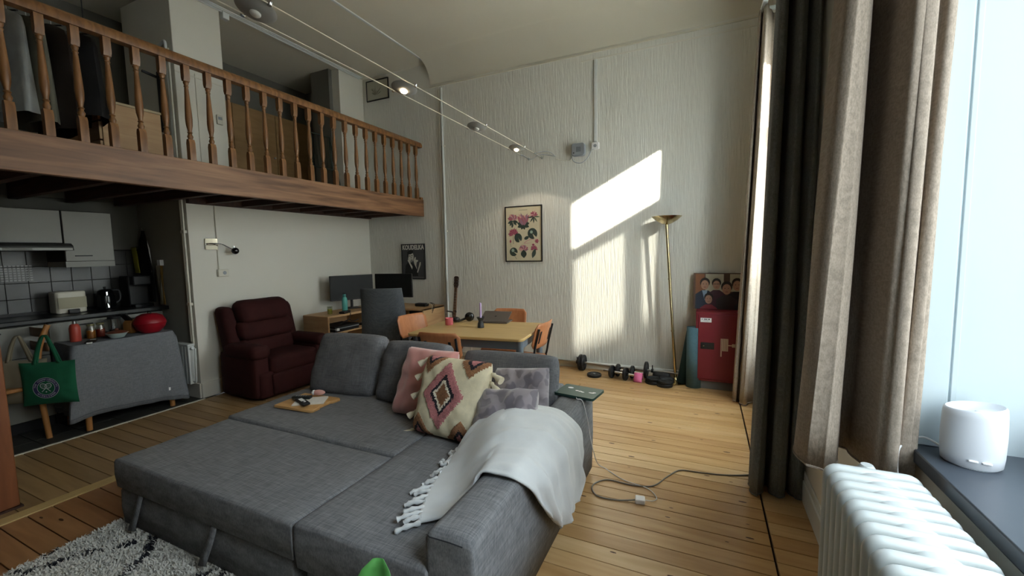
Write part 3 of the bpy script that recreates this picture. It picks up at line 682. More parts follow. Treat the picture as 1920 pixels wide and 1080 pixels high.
# diffuser on the sill
df = thing('aroma_diffuser', 'white oval aroma diffuser with slanted top on the dark window sill', 'diffuser', (.645, 1.455, .925), math.radians(-12))
g = G(); n = 32; P = []
for k, (r, zl) in enumerate(((.050, 0), (.056, .006), (.058, .03), (.059, .08), (.0575, .135), (.056, .150), (.052, .154), (.047, .150), (.040, .143), (.02, .138), (.001, .137))):
    r *= .92; tl = max(0, (zl-.06)/.09)*-.007 if k < 7 else -.007
    P.append([(r*1.12*math.cos(2*PI*j/n), r*.95*math.sin(2*PI*j/n), zl-tl*math.cos(2*PI*j/n)) for j in range(n+1)])
g.grid(P).mesh('shell', M('white_satin_plastic', 'cfd3da', .35), df, smooth=50)
G().lathe([(.048, -.001), (.05, .002)], n=24).mesh('base', m_grey_plastic, df)
for x in (-.012, .012): 
    b = G().box(-.009, .009, -.0025, .0025, -.003, .003).mesh('button', m_white_plastic, df, bevel=.002); b.location = (x+.006, -.0505, .024)
G().tube(catmull([(-.05, .03, .02), (-.085, .05, .03), (-.125, .03, .01), (-.14, .01, -.03), (-.135, 0, -.15), (-.13, 0, -.5)], 6), .003, 6).mesh('cable', m_white_plastic, df, smooth=60)
# plant on sill just at the frame edge
sp = thing('sill_plant', 'small green plant in a purple saucer at the right end of the window sill', 'plant', (.86, 1.38, .925))
G().lathe([(.07, 0), (.08, .014), (.076, .016), (.066, .004)], n=24).mesh('saucer', M('purple_plastic', '7f6f9f', .4), sp, smooth=40)
G().lathe([(.045, .005), (.058, .09), (.054, .09), (.048, .07)], n=20).mesh('pot', M('terracotta', '9a5b3d', .8), sp, smooth=40)
m_leaf = M('leaf_green', '4f8f48', .45, var=.2, vs=(20, 20, 20)); m_leaf2 = M('dark_leaf', '33472f', .5, var=.2, vs=(20, 20, 20))
def leaf(p, d, L, wd, mat, parent, droop=.3, name='leaf'):
    p = Vector(p); d = Vector(d).normalized(); s = d.cross(Vector((0, 0, 1)))
    s = s.normalized() if s.length > .05 else Vector((1, 0, 0)); up = s.cross(d); P = []
    for i in range(9):
        t = i/8; w_ = wd*math.sin(PI*min(1, t*.93+.05))**.5; c = p+d*L*t-Vector((0, 0, 1))*droop*L*t*t
        P.append([c-s*w_/2+up*w_*.18, c-s*w_*.25+up*w_*.05, c, c+s*w_*.25+up*w_*.05, c+s*w_/2+up*w_*.18])
    return G().grid(P).mesh(name, mat, parent, smooth=180, solid=.0012)
for k in range(7):
    a = k*.9+2.2; leaf((0, 0, .09), (math.cos(a), math.sin(a)*.5, .6), random.uniform(.10, .15), .04, m_leaf2, sp, .5)
# foreground plant, one leaf tip in view
fp = thing('floor_plant', 'potted plant in front of the sofa with one broad green leaf showing', 'plant', (-.60, .50, 0))
G().lathe([(.10, 0), (.13, .22), (.122, .22), (.11, .19)], n=24).mesh('pot', M('clay_pot', 'a9825f', .8), fp, smooth=40)
G().lathe([(.001, .19), (.112, .192)], n=24, cap=False).mesh('soil', M('potting_soil', '2b211a', .95), fp)
for (dx, dy, hz, L, a) in ((-.04, .12, .645, .20, 1.9), (.05, -.05, .5, .2, 5.2), (-.08, -.04, .45, .2, 3.6), (.08, .03, .4, .2, .4)):
    G().tube(catmull([(0, 0, .19), (dx*.4, dy*.4, hz*.6), (dx, dy, hz)], 5), .005, 6).mesh('stem', m_leaf, fp, smooth=60)
    leaf((dx, dy, hz), (math.cos(a)*.35, math.sin(a)*.35, 1.0), L, .10, m_leaf, fp, .12)
# ------------------------------------------------------------------ back wall fittings
cp = thing('conduit_pipe', 'tall white vertical pipe on the back wall beside the loft end', 'pipe', (-3.40, YB-.03, 0))
G().cyl((0, 0, .05), (0, 0, 3.80), .017, n=12).mesh('pipe', m_white, cp, smooth=40)
G().cyl((-.045, .005, .75), (-.045, .005, 3.78), .010, n=8).mesh('thin_pipe', m_trim, cp, smooth=40)
for z in (.6, 1.8, 3.0): G().box(-.06, .025, .0, .03, z, z+.02).mesh('clip', m_trim, cp)
cd = thing('wall_conduit', 'short white conduit dropping to a socket near the grey transformer', 'conduit', (-1.22, YB-.02, 0))
G().box(-.017, .017, -.008, .012, 2.79, 3.755).mesh('duct', m_white, cd, bevel=.003)
G().box(-.045, .045, -.028, .012, 2.71, 2.79).mesh('socket', m_white_plastic, cd, bevel=.008)
G().lathe([(.018, -.004), (.02, 0), (.012, .001)], n=16).xf(T(0, -.03, 2.75) @ Matrix.Rotation(PI/2, 4, 'X')).mesh('socket_hole', m_grey_plastic, cd)
tr = thing('transformer', 'grey plastic transformer box on the back wall feeding the cable lights', 'transformer', (-1.425, YB-.045, 2.725))
G().prism(rrect(.165, .15, .03), -.035, .035, 'y').mesh('case', m_grey_plastic, tr, smooth=30, bevel=.008)
G().box(-.02, .04, -.04, -.034, -.03, .03).mesh('front_panel', M('dark_grey_plastic', '6d737a', .5), tr, bevel=.004)
G().lathe([(.008, 0), (.008, .006)], n=10).xf(T(-.05, -.034, -.04) @ Matrix.Rotation(PI/2, 4, 'X')).mesh('knob', m_black, tr)
G().tube(catmull([(.205-.045, .015, .02), (.15, -.01, -.05), (.10, -.02, -.13), (.03, -.02, -.165), (-.05, -.02, -.14), (-.075, -.015, -.08), (-.06, -.01, -.05)], 6), .005, 6).mesh('mains_lead', m_grey_plastic, tr, smooth=60)
G().tube(catmull([(-.08, .02, -.07), (-.12, .03, -.11), (-.2, .03, -.10), (-.3, .02, -.075)], 6), .004, 6).mesh('output_lead', m_trim, tr, smooth=60)
# cable light system
wz = 2.70
cw = thing('cable_light_wires', 'pair of taut pale low-voltage wires strung across the room', 'wire', (-2.0, 0, wz))
for x in (-.105, .095): G().cyl((x, -2.1, 0), (x*.9, YB-.28, -.005), .0035, n=6).mesh('wire', M('tinned_wire', 'd8d2c0', .4, .5), cw, smooth=60)
for x in (-.095, .085):
    G().tube([(x, YB-.28, -.005), (x, YB-.22, -.005)], .008, 8).mesh('tensioner', m_grey_plastic, cw, smooth=60)
    G().tube([(x, YB-.22, -.005), (x, YB-.01, -.008)], .0035, 6).mesh('anchor_rod', m_steel, cw, smooth=60)
    G().lathe([(.018, 0), (.014, .015)], n=12).xf(T(x, YB-.008, -.008) @ Matrix.Rotation(PI/2, 4, 'X')).mesh('anchor_disc', m_steel, cw, smooth=40)
G().tube(catmull([(.085, YB-.24, 0), (.14, YB-.16, .03), (.22, YB-.08, .03), (.27, YB-.02, -.02)], 6), .004, 6).mesh('feed_wire', m_grey_plastic, cw, smooth=60)
G().tube(catmull([(-.095, YB-.24, 0), (.0, YB-.17, -.05), (.1, YB-.1, .01), (.25, YB-.03, -.01)], 6), .004, 6).mesh('feed_wire', m_grey_plastic, cw, smooth=60)
m_frost = M('frosted_lamp_glass', '8c8d8b', .45); m_bulb = M('lit_halogen', 'ffe2b8', .5, emit=28); m_off = M('unlit_bulb', 'c9c9c4', .3)
lab = {0: 'frosted disc spotlight nearest the camera on the cable wires, unlit', 1: 'lit frosted disc spotlight on the cable wires by the loft rail end', 2: 'unlit small frosted disc spotlight between two lit ones on the wires', 3: 'lit frosted disc spotlight nearest the back wall on the wires'}
for k, (y, on) in enumerate(((1.44, 0), (2.55, 1), (3.62, 0), (4.56, 1))):
    o = thing('cable_spotlight', lab[k], 'spotlight', (-2.01, y, wz), 0, 'disc spotlights on the cable wires')
    o.rotation_euler = (math.radians(-14), 0, 0)
    G().lathe([(.012, -.022), (.05, -.02), (.08, -.008), (.092, 0), (.088, .004), (.07, -.002), (.03, .004), (.012, .006)], n=28).mesh('disc', m_frost, o, smooth=50)
    G().lathe([(.001, -.034), (.02, -.033), (.025, -.026), (.025, -.02)], n=16).mesh('bulb', m_bulb if on else m_off, o, smooth=60)
    for s in (-1, 1):
        G().tube([(s*.085, 0, 0), (s*.105, 0, .003)], .006, 8).mesh('clamp_arm', m_chrome, o, smooth=60)
        G().lathe([(.009, -.012), (.012, -.008), (.012, .012), (.008, .016)], (s*.1, 0, .002), 12).mesh('clamp', m_chrome, o, smooth=40)
    if on:
        ld = bpy.data.lights.new('halogen', 'SPOT'); ld.energy = 6; ld.color = (1, .85, .65); ld.spot_size = 2.0; ld.shadow_soft_size = .02
        lo = bpy.data.objects.new('halogen', ld); COL.objects.link(lo); lo.location = (-2.01, y, wz-.05)
# ------------------------------------------------------------------ pictures
def picture(name, label, cat, c, w, h, fr, fmat, paper, lean=0):
    o = thing(name, label, cat, c); o.rotation_euler = (lean, 0, 0)
    for (x0, x1, z0, z1) in ((-w/2, w/2, h/2-fr, h/2), (-w/2, w/2, -h/2, -h/2+fr), (-w/2, -w/2+fr, -h/2+fr, h/2-fr), (w/2-fr, w/2, -h/2+fr, h/2-fr)):
        G().box(x0, x1, -.012, .008, z0, z1).mesh('frame_bar', fmat, o, bevel=.002, seg=1)
    G().box(-w/2+fr*.5, w/2-fr*.5, -.002, .006, -h/2+fr*.5, h/2-fr*.5).mesh('print', paper, o)
    return o
class Art:
    """flat printed shapes in the x-z plane, one mesh per print"""
    def __init__(s): s.g = G(); s.mats = []; s.k = 0
    def poly(s, pts, mat):
        if mat not in s.mats: s.mats.append(mat)
        s.k += 1; s.g.cur = s.mats.index(mat); y = -.0024-.00005*s.k
        s.g.add([(x, y, z) for x, z in pts], [tuple(range(len(pts)))])
    def oval(s, cx, cz, a, b, mat, rot=0, n=14, arc=(0, 2*PI)):
        s.poly(([(cx, cz)] if arc[1]-arc[0] < 6 else [])+[(cx+a*math.cos(t)*math.cos(rot)-b*math.sin(t)*math.sin(rot), cz+a*math.cos(t)*math.sin(rot)+b*math.sin(t)*math.cos(rot)) for t in [arc[0]+(arc[1]-arc[0])*i/n for i in range(n+(arc[1]-arc[0] < 6))]], mat)
    def leaf(s, x, z, ang, L, wd, mat):
        d = (math.cos(ang), math.sin(ang)); q = (-d[1], d[0])
        s.poly([(x+d[0]*L*t+q[0]*wd*sgn*math.sin(PI*t)/2, z+d[1]*L*t+q[1]*wd*sgn*math.sin(PI*t)/2) for sgn, ts in ((1, (0, .2, .4, .6, .8, 1)), (-1, (.8, .6, .4, .2))) for t in ts], mat)
    def done(s, name, parent): 
        o = s.g.mesh(name, s.mats, parent, recalc=False); o['kind'] = 'stuff'; del o['kind']; return o
P_ = lambda n, c: M('print_'+n, c, .6)
m_cream = M('aged_cream_paper', 'd6ccb0', .7, var=.04, vs=(6, 6, 6))
pf = picture('botanical_poster', 'black framed botanical poster of pink lotus flowers and leaves on the back wall', 'poster', (-2.183, YB-.02, 1.732), .53, .735, .014, m_black, m_cream)
A = Art(); dg, mg, pk, dp, mv, wn = P_('dark_green', '3c4a44'), P_('mid_green', '5d6a55'), P_('rose', 'a8606c'), P_('crimson', '9a4560'), P_('mauve', '9a7688'), P_('pale_rose', 'cda09a')
A.poly([(-.06, .315), (.06, .315), (.06, .31), (-.06, .31)], mg)
def flower(x, z, r, n, mats, a0=.3, a1=PI-.3, wd=.5):
    for i in range(n): A.leaf(x, z, a0+(a1-a0)*i/(n-1), r*random.uniform(.85, 1.05), r*wd, mats[i % len(mats)])
flower(-.15, .19, .085, 9, [wn, mv, pk]); 
for a in (3.6, 4.1, 5.4, 5.9): A.leaf(-.15, .18, a, .085, .035, dg)
A.leaf(-.15, .15, 4.5, .07, .03, dg)
for a in (.2, .7, 2.4, 2.9, 3.5, 5.9): A.leaf(0.0, .12, a, .09, .05, dg)
flower(0, .11, .16, 7, [pk, mv, wn], 1.0, 2.14, .3); flower(0, .10, .12, 5, [mv, pk], 1.1, 2.0, .35)
for a in (4.3, 5.0): A.leaf(0, .12, a, .07, .04, dg)
flower(.15, .24, .06, 10, [pk, dp, wn], 0, 5.7, .5)
for a in (3.3, 6.2, 4.1, 5.3, 4.7): A.leaf(.15, .22, a, .09, .02, mg if a > 5 else dg)
flower(-.14, .0, .085, 12, [dp, pk], -.3, PI+.3, .32); A.poly([(-.152, 0), (-.146, 0), (-.142, -.13), (-.148, -.13)], mg)
A.oval(-.075, -.05, .055, .062, dg, .4, 16, (-1.2, 4.6)); A.oval(.13, .0, .068, .072, dg, .3, 16, (-1.0, 4.8)); A.oval(.115, .02, .02, .02, P_('pale_green', '9fb3a5'))
A.oval(.045, -.055, .035, .022, dg, .4); A.leaf(.0, -.125, .3, .17, .05, wn); A.leaf(.02, -.12, .25, .15, .035, m_cream)
flower(.19, -.10, .035, 6, [pk, dp], 0, 5.2, .5); A.leaf(-.19, -.12, 1.5, .05, .025, dp); A.poly([(-.19, -.12), (-.187, -.12), (-.18, -.17), (-.184, -.17)], mg)
A.oval(-.145, -.235, .058, .058, dg, .9, 16, (-1.2, 4.7)); A.oval(-.155, -.215, .022, .022, P_('pale_green', '9fb3a5')); A.poly([(-.14, -.28), (-.135, -.28), (-.10, -.33), (-.105, -.332)], mg)
flower(0, -.21, .075, 9, [mv, pk, wn], .1, PI-.1, .5); A.leaf(0, -.21, 4.75, .11, .085, dg)
flower(.15, -.2, .055, 9, [dp, pk], -.2, PI+.2, .4); A.leaf(.17, -.2, 4.35, .13, .055, dg); A.oval(.14, -.145, .018, .012, dp)
A.done('artwork', pf)
kf = picture('photo_poster', 'black framed black-and-white portrait poster with white lettering above the monitors', 'poster', (-3.995, YB-.02, 1.378), .435, .53, .012, m_black, P_('charcoal', '454549'))
A = Art(); lt, mdg, bk_, wt = P_('light_grey', 'cfccc2'), P_('mid_grey', '6a6867'), P_('near_black', '17171a'), P_('soft_white', 'd8d4cc')
A.oval(-.02, .02, .20, .20, P_('smoke', '454548'), .3)
A.poly([(-.17, -.22), (-.15, -.06), (-.10, -.01), (-.05, .0), (.02, -.05), (.06, -.12), (.08, -.22)], bk_)
A.poly([(-.11, .02), (-.09, .03), (-.02, -.08), (-.03, -.12)], wt)
A.oval(-.045, .065, .052, .078, lt, -.15); A.oval(-.055, .14, .058, .03, bk_, .2); A.oval(-.098, .10, .012, .045, bk_)
A.oval(-.065, .085, .014, .006, bk_); A.oval(-.025, .09, .013, .006, bk_); A.leaf(-.042, .08, 4.8, .04, .014, mdg); A.oval(-.035, .022, .02, .006, bk_); A.oval(-.04, .002, .026, .007, mdg)
A.poly([(.0, .02), (.03, .07), (.05, .06), (.04, .03), (.09, .02), (.08, .0), (.06, -.01), (.05, -.06), (.06, -.12), (.02, -.05)], lt)
A.poly([(.06, -.16), (.075, -.17), (.13, -.05), (.135, -.01), (.115, -.01), (.10, -.06)], lt)
A.poly([(-.16, -.232), (.18, -.232), (.18, -.244), (-.16, -.244)], mdg)
A.done('artwork', kf)
text_mesh('KOUDELKA', .095, 'lettering', wt, kf, T(0, -.0045, .21) @ Matrix.Rotation(PI/2, 4, 'X'), xs=.80, bold=.0035)
uf = picture('small_picture', 'small black framed pale drawing high on the wall above the loft', 'picture', (-4.545, YB-.02, 3.975), .43, .30, .014, m_black, M('grey_card', 'b3b09f', .7))
A = Art()
for k in range(16):
    a = random.uniform(.3, 2.8); A.leaf(-.03+.02*math.cos(k), -.07, a, random.uniform(.07, .15), .012, P_('sketch', '8a8672') if k % 2 else P_('sketch2', '6e6b5a'))
A.done('artwork', uf)
# ------------------------------------------------------------------ wall lamp, socket
wlp = thing('wall_lamp', 'chrome swing-arm wall lamp with ball head on a mirrored plate beside the recliner', 'lamp', (XL+.01, 2.765, 1.64))
G().box(0, .012, -.062, .062, -.06, .06).mesh('mirror_plate', M('mirror_plate', 'e8e6da', .08, .9), wlp, bevel=.002)
G().box(.0122, .0126, -.06, .06, -.012, -.006).mesh('plate_line', m_black, wlp)
G().tube(catmull([(.012, -.05, 0), (.05, -.03, .005), (.07, .06, .0), (.08, .12, -.03), (.09, .17, -.06)], 8), .005, 8).mesh('arm', M('dark_chrome', '4a4648', .2, .9), wlp, smooth=60)
G().ell((.092, .195, -.075), .038, 18, 12).mesh('ball_head', M('dark_chrome', '4a4648', .2, .9), wlp, smooth=180)
G().cyl((.092, .185, -.04), (.092, .185, -.02), .004).mesh('switch_pin', m_chrome, wlp)
so = thing('wall_socket', 'small cream wall socket below the swing-arm lamp', 'socket', (XL+.001, 2.86, 1.325))
G().box(0, .035, -.055, .055, -.04, .04).mesh('box', m_trim, so, bevel=.006)
G().lathe([(.02, 0), (.018, .003), (.001, .001)], n=16).xf(T(.035, .01, 0) @ Matrix.Rotation(PI/2, 4, 'Y')).mesh('outlet', m_grey_plastic, so)
# ------------------------------------------------------------------ floor lamp
fl = thing('floor_lamp', 'tall leaning brass uplighter floor lamp against the back wall', 'lamp', (-.27, 4.95, 0))
G().lathe([(.001, 0), (.125, 0), (.128, .008), (.10, .018), (.03, .03), (.014, .06)], n=32).mesh('base', m_brass, fl, smooth=50)
top = Vector((-.118, .0, 1.765))
G().cyl((0, 0, .03), top, .0155, n=14).mesh('pole', m_brass, fl, smooth=60)
for t in (.33, .66):
    c = top*t; G().cyl(c-Vector((0, 0, .008)), c+Vector((0, 0, .008)), .0185, n=14).mesh('pole_collar', m_brass, fl, smooth=60)
bw = G().lathe([(.014, 0), (.05, .012), (.11, .045), (.158, .088), (.162, .092), (.156, .093), (.108, .052), (.048, .02), (.001, .015)], tuple(top), 36).mesh('bowl', m_brass, fl, smooth=60)
G().ell((-.070, -.022, 1.05), (.006, .012, .006)).mesh('dimmer_knob', m_brass, fl, smooth=180)
# ------------------------------------------------------------------ red cabinet, family photo, mats
m_red = M('red_enamel', '7a1f2c', .45, var=.06, vs=(3, 3, 3))
rc = thing('metal_cabinet', 'red metal hose cabinet with a white label standing in the far corner', 'cabinet', (.20, 4.93, 0))
G().box(-.27, .27, -.13, .17, .09, .83).mesh('body', m_red, rc, bevel=.006)
dr = G().box(-.245, .255, -.142, -.13, .115, .805).mesh('door', m_red, rc, bevel=.004)
G().box(-.22, -.09, -.146, -.142, .44, .51).mesh('latch_plate', m_black, dr, bevel=.002)
G().lathe([(.009, 0), (.007, .008)], n=10).xf(T(-.19, -.146, .475) @ Matrix.Rotation(PI/2, 4, 'X')).mesh('lock', m_chrome, dr)
lb = G().box(-.225, -.12, -.1432, -.142, .725, .77).mesh('label_sticker', m_white_plastic, dr)
for a in ((-.192, -.160, .752, .760), (-.150, -.138, .750, .762), (-.214, -.206, .752, .760), (-.195, -.150, .738, .742)): G().box(a[0], a[1], -.1438, -.1432, a[2], a[3]).mesh('label_mark', m_black if a[2] > .74 else m_grey_plastic, lb)
m_sym = M('pictogram_cream', 'cdb9a4', .6)
hs = G().box(-.03, .04, -.1432, -.142, .43, .56).mesh('hose_reel_pictogram', m_sym, dr)
for k in range(4): G().box(-.022+k*.016, -.019+k*.016, -.1438, -.1432, .435, .555).mesh('reel_line', m_red, hs)
G().box(-.03, -.018, -.1432, -.142, .37, .43).box(.04, .075, -.1432, -.142, .487, .497).box(.075, .105, -.1432, -.142, .475, .51).mesh('hose_pictogram', m_sym, dr)
G().box(-.25, .25, -.10, .15, 0, .09).mesh('plinth', M('grey_plinth', '77787a', .7), rc)
fp_ = thing('family_photo', 'large unframed photo print of a group of people leaning above the red cabinet', 'photo', (.165, 5.06, 1.027), 0); fp_.rotation_euler = (math.radians(-7), 0, 0)
G().box(-.27, .27, -.002, .008, -.197, .2).mesh('board', P_('brown_backdrop', '5a4438'), fp_)
A = Art(); skin = P_('skin_tone', 'b98f78'); hair = P_('dark_hair', '2a1f1c'); 
A.poly([(-.25, -.05), (-.25, .19), (-.16, .19), (-.16, .02)], P_('wood_panel', '8a5a3c'))
A.poly([(-.15, .19), (.03, .19), (.03, -.02), (-.15, -.02)], P_('pale_picture', 'b9b4a0')); A.poly([(.09, .19), (.25, .19), (.25, 0), (.09, 0)], P_('pale_picture', 'b9b4a0'))
def figure(x, z, s, coat, shirt=None, glasses=False):
    A.poly([(x-.085*s, -.195), (x-.085*s, z-.10*s), (x-.03*s, z-.06*s), (x+.03*s, z-.06*s), (x+.085*s, z-.10*s), (x+.085*s, -.195)], coat)
    if shirt: A.poly([(x-.025*s, z-.06*s), (x+.025*s, z-.06*s), (x, z-.16*s)], shirt)
    A.oval(x, z+.018*s, .046*s, .05*s, hair); A.oval(x, z-.005*s, .036*s, .048*s, skin)
    A.oval(x-.014*s, z+.004*s, .005*s, .003*s, hair); A.oval(x+.014*s, z+.004*s, .005*s, .003*s, hair); A.oval(x, z-.028*s, .012*s, .003*s, P_('lip', '8a4a48'))
    if glasses: A.poly([(x-.034*s, z+.008*s), (x+.034*s, z+.008*s), (x+.034*s, z+.004*s), (x-.034*s, z+.004*s)], hair)
figure(-.155, .075, 1.1, P_('navy_suit', '262d3f'), P_('pale_blue', '8fa6c0')); figure(-.04, .075, 1.0, P_('plum', '4a2a38'), None, True)
figure(.16, .07, 1.15, P_('dark_coat', '22222a')); figure(.06, .03, 1.2, P_('dark_floral', '3a3134')); figure(-.115, -.085, 1.0, P_('dress_red', '8a2f3a')); figure(.22, -.05, 1.0, P_('teal_dark', '223036'))
A.done('picture_print', fp_)
def yoga(name, label, loc, r, h, mat, tiltx=0, tilty=0, turns=4):
    o = thing(name, label, 'yoga mat', loc); o.rotation_euler = (tiltx, tilty, 0)
    pts = []; N = 26*turns
    for i in range(N+1):
        a = 2*PI*26*turns/26*i/N; q = .02+(r-.02)*i/N; pts.append((q*math.cos(a), q*math.sin(a)))
    P = [[(x, y, 0) for x, y in pts], [(x, y, h) for x, y in pts]]
    G().grid(P).mesh('rolled_sheet', mat, o, smooth=60, solid=.007)
    return o
yoga('yoga_mat', 'upright rolled blue-grey yoga mat beside the brass lamp', (-.085, 4.86, 0), .078, .655, M('slate_blue_foam', '4d6d7a', .85, bump=.3, bs=(200, 200, 200), var=.08, vs=(60, 60, 60)))
yoga('yoga_mat', 'darker teal rolled yoga mat leaning behind the upright one', (-.205, 4.92, 0), .055, .60, M('dark_teal_foam', '1f3d42', .85), math.radians(-6), math.radians(9), 3)
# ------------------------------------------------------------------ weights
m_iron = M('black_iron', '1d1f22', .45, .2)
def disc(parent, c, r, t, axis='x', name='weight_plate'):
    g = G().lathe([(.014, -t/2), (r*.45, -t/2*.8), (r*.5, -t/2*.5), (r*.8, -t/2*.5), (r*.85, -t/2), (r*.97, -t/2), (r, -t/2*.7), (r, t/2*.7), (r*.97, t/2), (r*.85, t/2), (r*.8, t/2*.5), (r*.5, t/2*.5), (r*.45, t/2*.8), (.014, t/2)], n=28)
    mm = T(*c) @ (Matrix.Rotation(PI/2, 4, 'Y') if axis == 'x' else Matrix.Identity(4))
    return g.xf(mm).mesh(name, m_iron, parent, smooth=40)
bbell = thing('barbell', 'long chrome barbell with black plates lying along the back wall', 'barbell', (-.95, 5.0, .10), math.radians(-4.5))
G().cyl((-1.0, 0, 0), (.72, 0, 0), .0135, n=12).mesh('bar', m_steel, bbell, smooth=60)
for x in (-.44, -.405): disc(bbell, (x, 0, 0), .098, .028)
disc(bbell, (.36, 0, 0), .098, .026)
for x in (-.485, .43): G().cyl((x-.012, 0, 0), (x+.012, 0, 0), .024, n=6).box(x-.006, x+.006, -.006, .006, 0, .065).mesh('star_collar', m_iron, bbell, bevel=.002)
db = thing('dumbbell', 'short chrome dumbbell with two black plates in front of the barbell', 'dumbbell', (-.88, 4.83, .075), math.radians(-14))
G().cyl((-.19, 0, 0), (.19, 0, 0), .0135, n=12).mesh('bar', m_chrome, db, smooth=60)
for x in (-.085, .085): disc(db, (x, 0, 0), .075, .026); G().cyl((x+math.copysign(.013, x), 0, 0), (x+math.copysign(.036, x), 0, 0), .022, n=6).mesh('star_collar', m_iron, db, bevel=.002)
db2 = thing('dumbbell', 'second dumbbell behind the pink strap close to the wall', 'dumbbell', (-.79, 4.92, .075), math.radians(-8))
G().cyl((-.2, 0, 0), (.2, 0, 0), .0135, n=12).mesh('bar', m_chrome, db2, smooth=60)
for x in (-.12, .05): disc(db2, (x, 0, 0), .075, .026)
pkst = thing('resistance_band', 'bright pink resistance band lying over the dumbbell bar', 'band', (-.66, 4.82, 0))
P = [[(x, y, z) for x in (-.045, .045)] for (y, z) in ((-.05, .004), (-.04, .03), (-.025, .075), (0, .094), (.03, .09), (.06, .05), (.075, .004))]
G().grid(P).mesh('strap', M('hot_pink_rubber', 'd96a98', .6), pkst, smooth=180, solid=.006)
pl = thing('weight_plate', 'single black plate lying flat on the floor behind the laptop', 'weight plate', (-1.17, 4.84, 0)); disc(pl, (0, 0, .0165), .085, .03, 'z', 'disc'); G().lathe([(.015, .028), (.013, .033)], n=12).mesh('hub', m_steel, pl)
for nm, (x, y) in (('stack of two black plates beside the lamp base, nearer one', (-.37, 4.76)), ('stack of two black plates beside the lamp base, farther one', (-.50, 4.82))):
    o = thing('plate_stack', nm, 'weight plates', (x, y, 0)); disc(o, (0, 0, .016), .085, .03, 'z'); disc(o, (.008, .004, .047), .08, .03, 'z')
glv = thing('training_gloves', 'crumpled black training gloves on the floor between barbell and lamp', 'gloves', (-.42, 4.96, 0))
puff(-.10, .10, -.05, .05, .0, .10, 'glove', .045, glv, M('black_leather', '17181b', .6), seed=21, amp=.02); puff(-.02, .14, -.11, -.03, .0, .07, 'glove', .035, glv, M('black_leather', '17181b', .6), seed=22, amp=.02)
# ------------------------------------------------------------------ dining table and chairs
dt = thing('dining_table', 'wood-topped dining table with grey metal legs behind the sofa', 'table', (-2.02, 3.60, 0), math.radians(6))
m_top = M('pale_oak_top', 'c9ab74', .35, col2='b89860', vs=(3, 24, 24), detail=5)
G().prism(rrect(1.15, .85, .05, 5), .722, .748, 'z').mesh('table_top', m_top, dt, smooth=40, bevel=.006)
m_gm = M('blue_grey_metal', '6d7884', .4, .25)
for (x, y) in ((-.52, -.33), (.52, -.33), (-.52, .33), (.52, .33)): G().cyl((x, y, 0), (x, y, .722), .033, n=18).mesh('leg', m_gm, dt, smooth=60)
for a in ((-.5, .5, -.345, -.325), (-.5, .5, .325, .345), (-.535, -.515, -.33, .33), (.515, .535, -.33, .33)): G().box(*a, .635, .722).mesh('apron', m_gm, dt)
def dining_chair(label, loc, rz):
    o = thing('dining_chair', label, 'chair', loc, rz, 'plywood chairs around the dining table')
    # faces +y; back at -y
    def ply(x, z0, z1, curve, yb, rec):
        P = []
        for i in range(13):
            u = -1+2*i/12; row = []
            for j in range(9):
                v = j/8; zz = z0+(z1-z0)*v; e = (1-abs(u)**4*.0)
                cut = max(0, abs(u)-.8)/.2; zz = z0+(z1-z0)*(.5+(v-.5)*(1-.35*cut**2))
                row.append((u*x, yb-curve*(1-u*u)-rec*(zz-z0), zz))
            P.append(row)
        return P
    G().grid(ply(.205, .585, .825, .035, -.185, .25)).mesh('backrest', m_beech, o, smooth=180, solid=.011)
    for s in (-1, 1):
        G().bar((s*.115, -.228, .63), (s*.115, -.262, .75), .026, .006, (0, -1, 0)).mesh('back_pad', m_black, o, bevel=.003)
    S = [[(-.2+.4*i/10, -.19+.40*j/10, .455-.012*math.sin(PI*i/10)*math.sin(PI*j/10)-(.03*max(0, j-8)/2)) for j in range(11)] for i in range(11)]
    G().grid(S).mesh('seat', m_beech, o, smooth=180, solid=.012)
    fm = M('dark_tube_frame', '2b2c30', .4, .5)
    for s in (-1, 1):
        G().tube(catmull([(s*.175, -.262, .78), (s*.175, -.222, .62), (s*.175, -.19, .47), (s*.175, -.15, .435), (s*.175, .15, .435)], 5), .0105, 8).mesh('side_rail', fm, o, smooth=60)
        G().tube([(s*.175, -.13, .435), (s*.19, -.22, 0)], .0105, 8).mesh('leg', fm, o, smooth=60)
        G().tube([(s*.175, .13, .435), (s*.19, .18, 0)], .0105, 8).mesh('leg', fm, o, smooth=60)
    for y in (-.14, .14): G().tube([(-.175, y, .43), (.175, y, .43)], .0095, 8).mesh('cross_bar', fm, o, smooth=60)
    return o
dining_chair('orange plywood chair with its back to the sofa in front of the dining table', (-2.08, 3.17, 0), math.radians(6))
dining_chair('orange plywood chair at the left end of the dining table next to the office chair', (-2.72, 3.68, 0), math.radians(-100))
dining_chair('reddish plywood chair on the back-wall side of the dining table behind the laptop', (-2.06, 4.22, 0), math.radians(187))
dining_chair('orange plywood chair at the right end of the dining table seen edge on', (-1.63, 3.74, 0), math.radians(89))
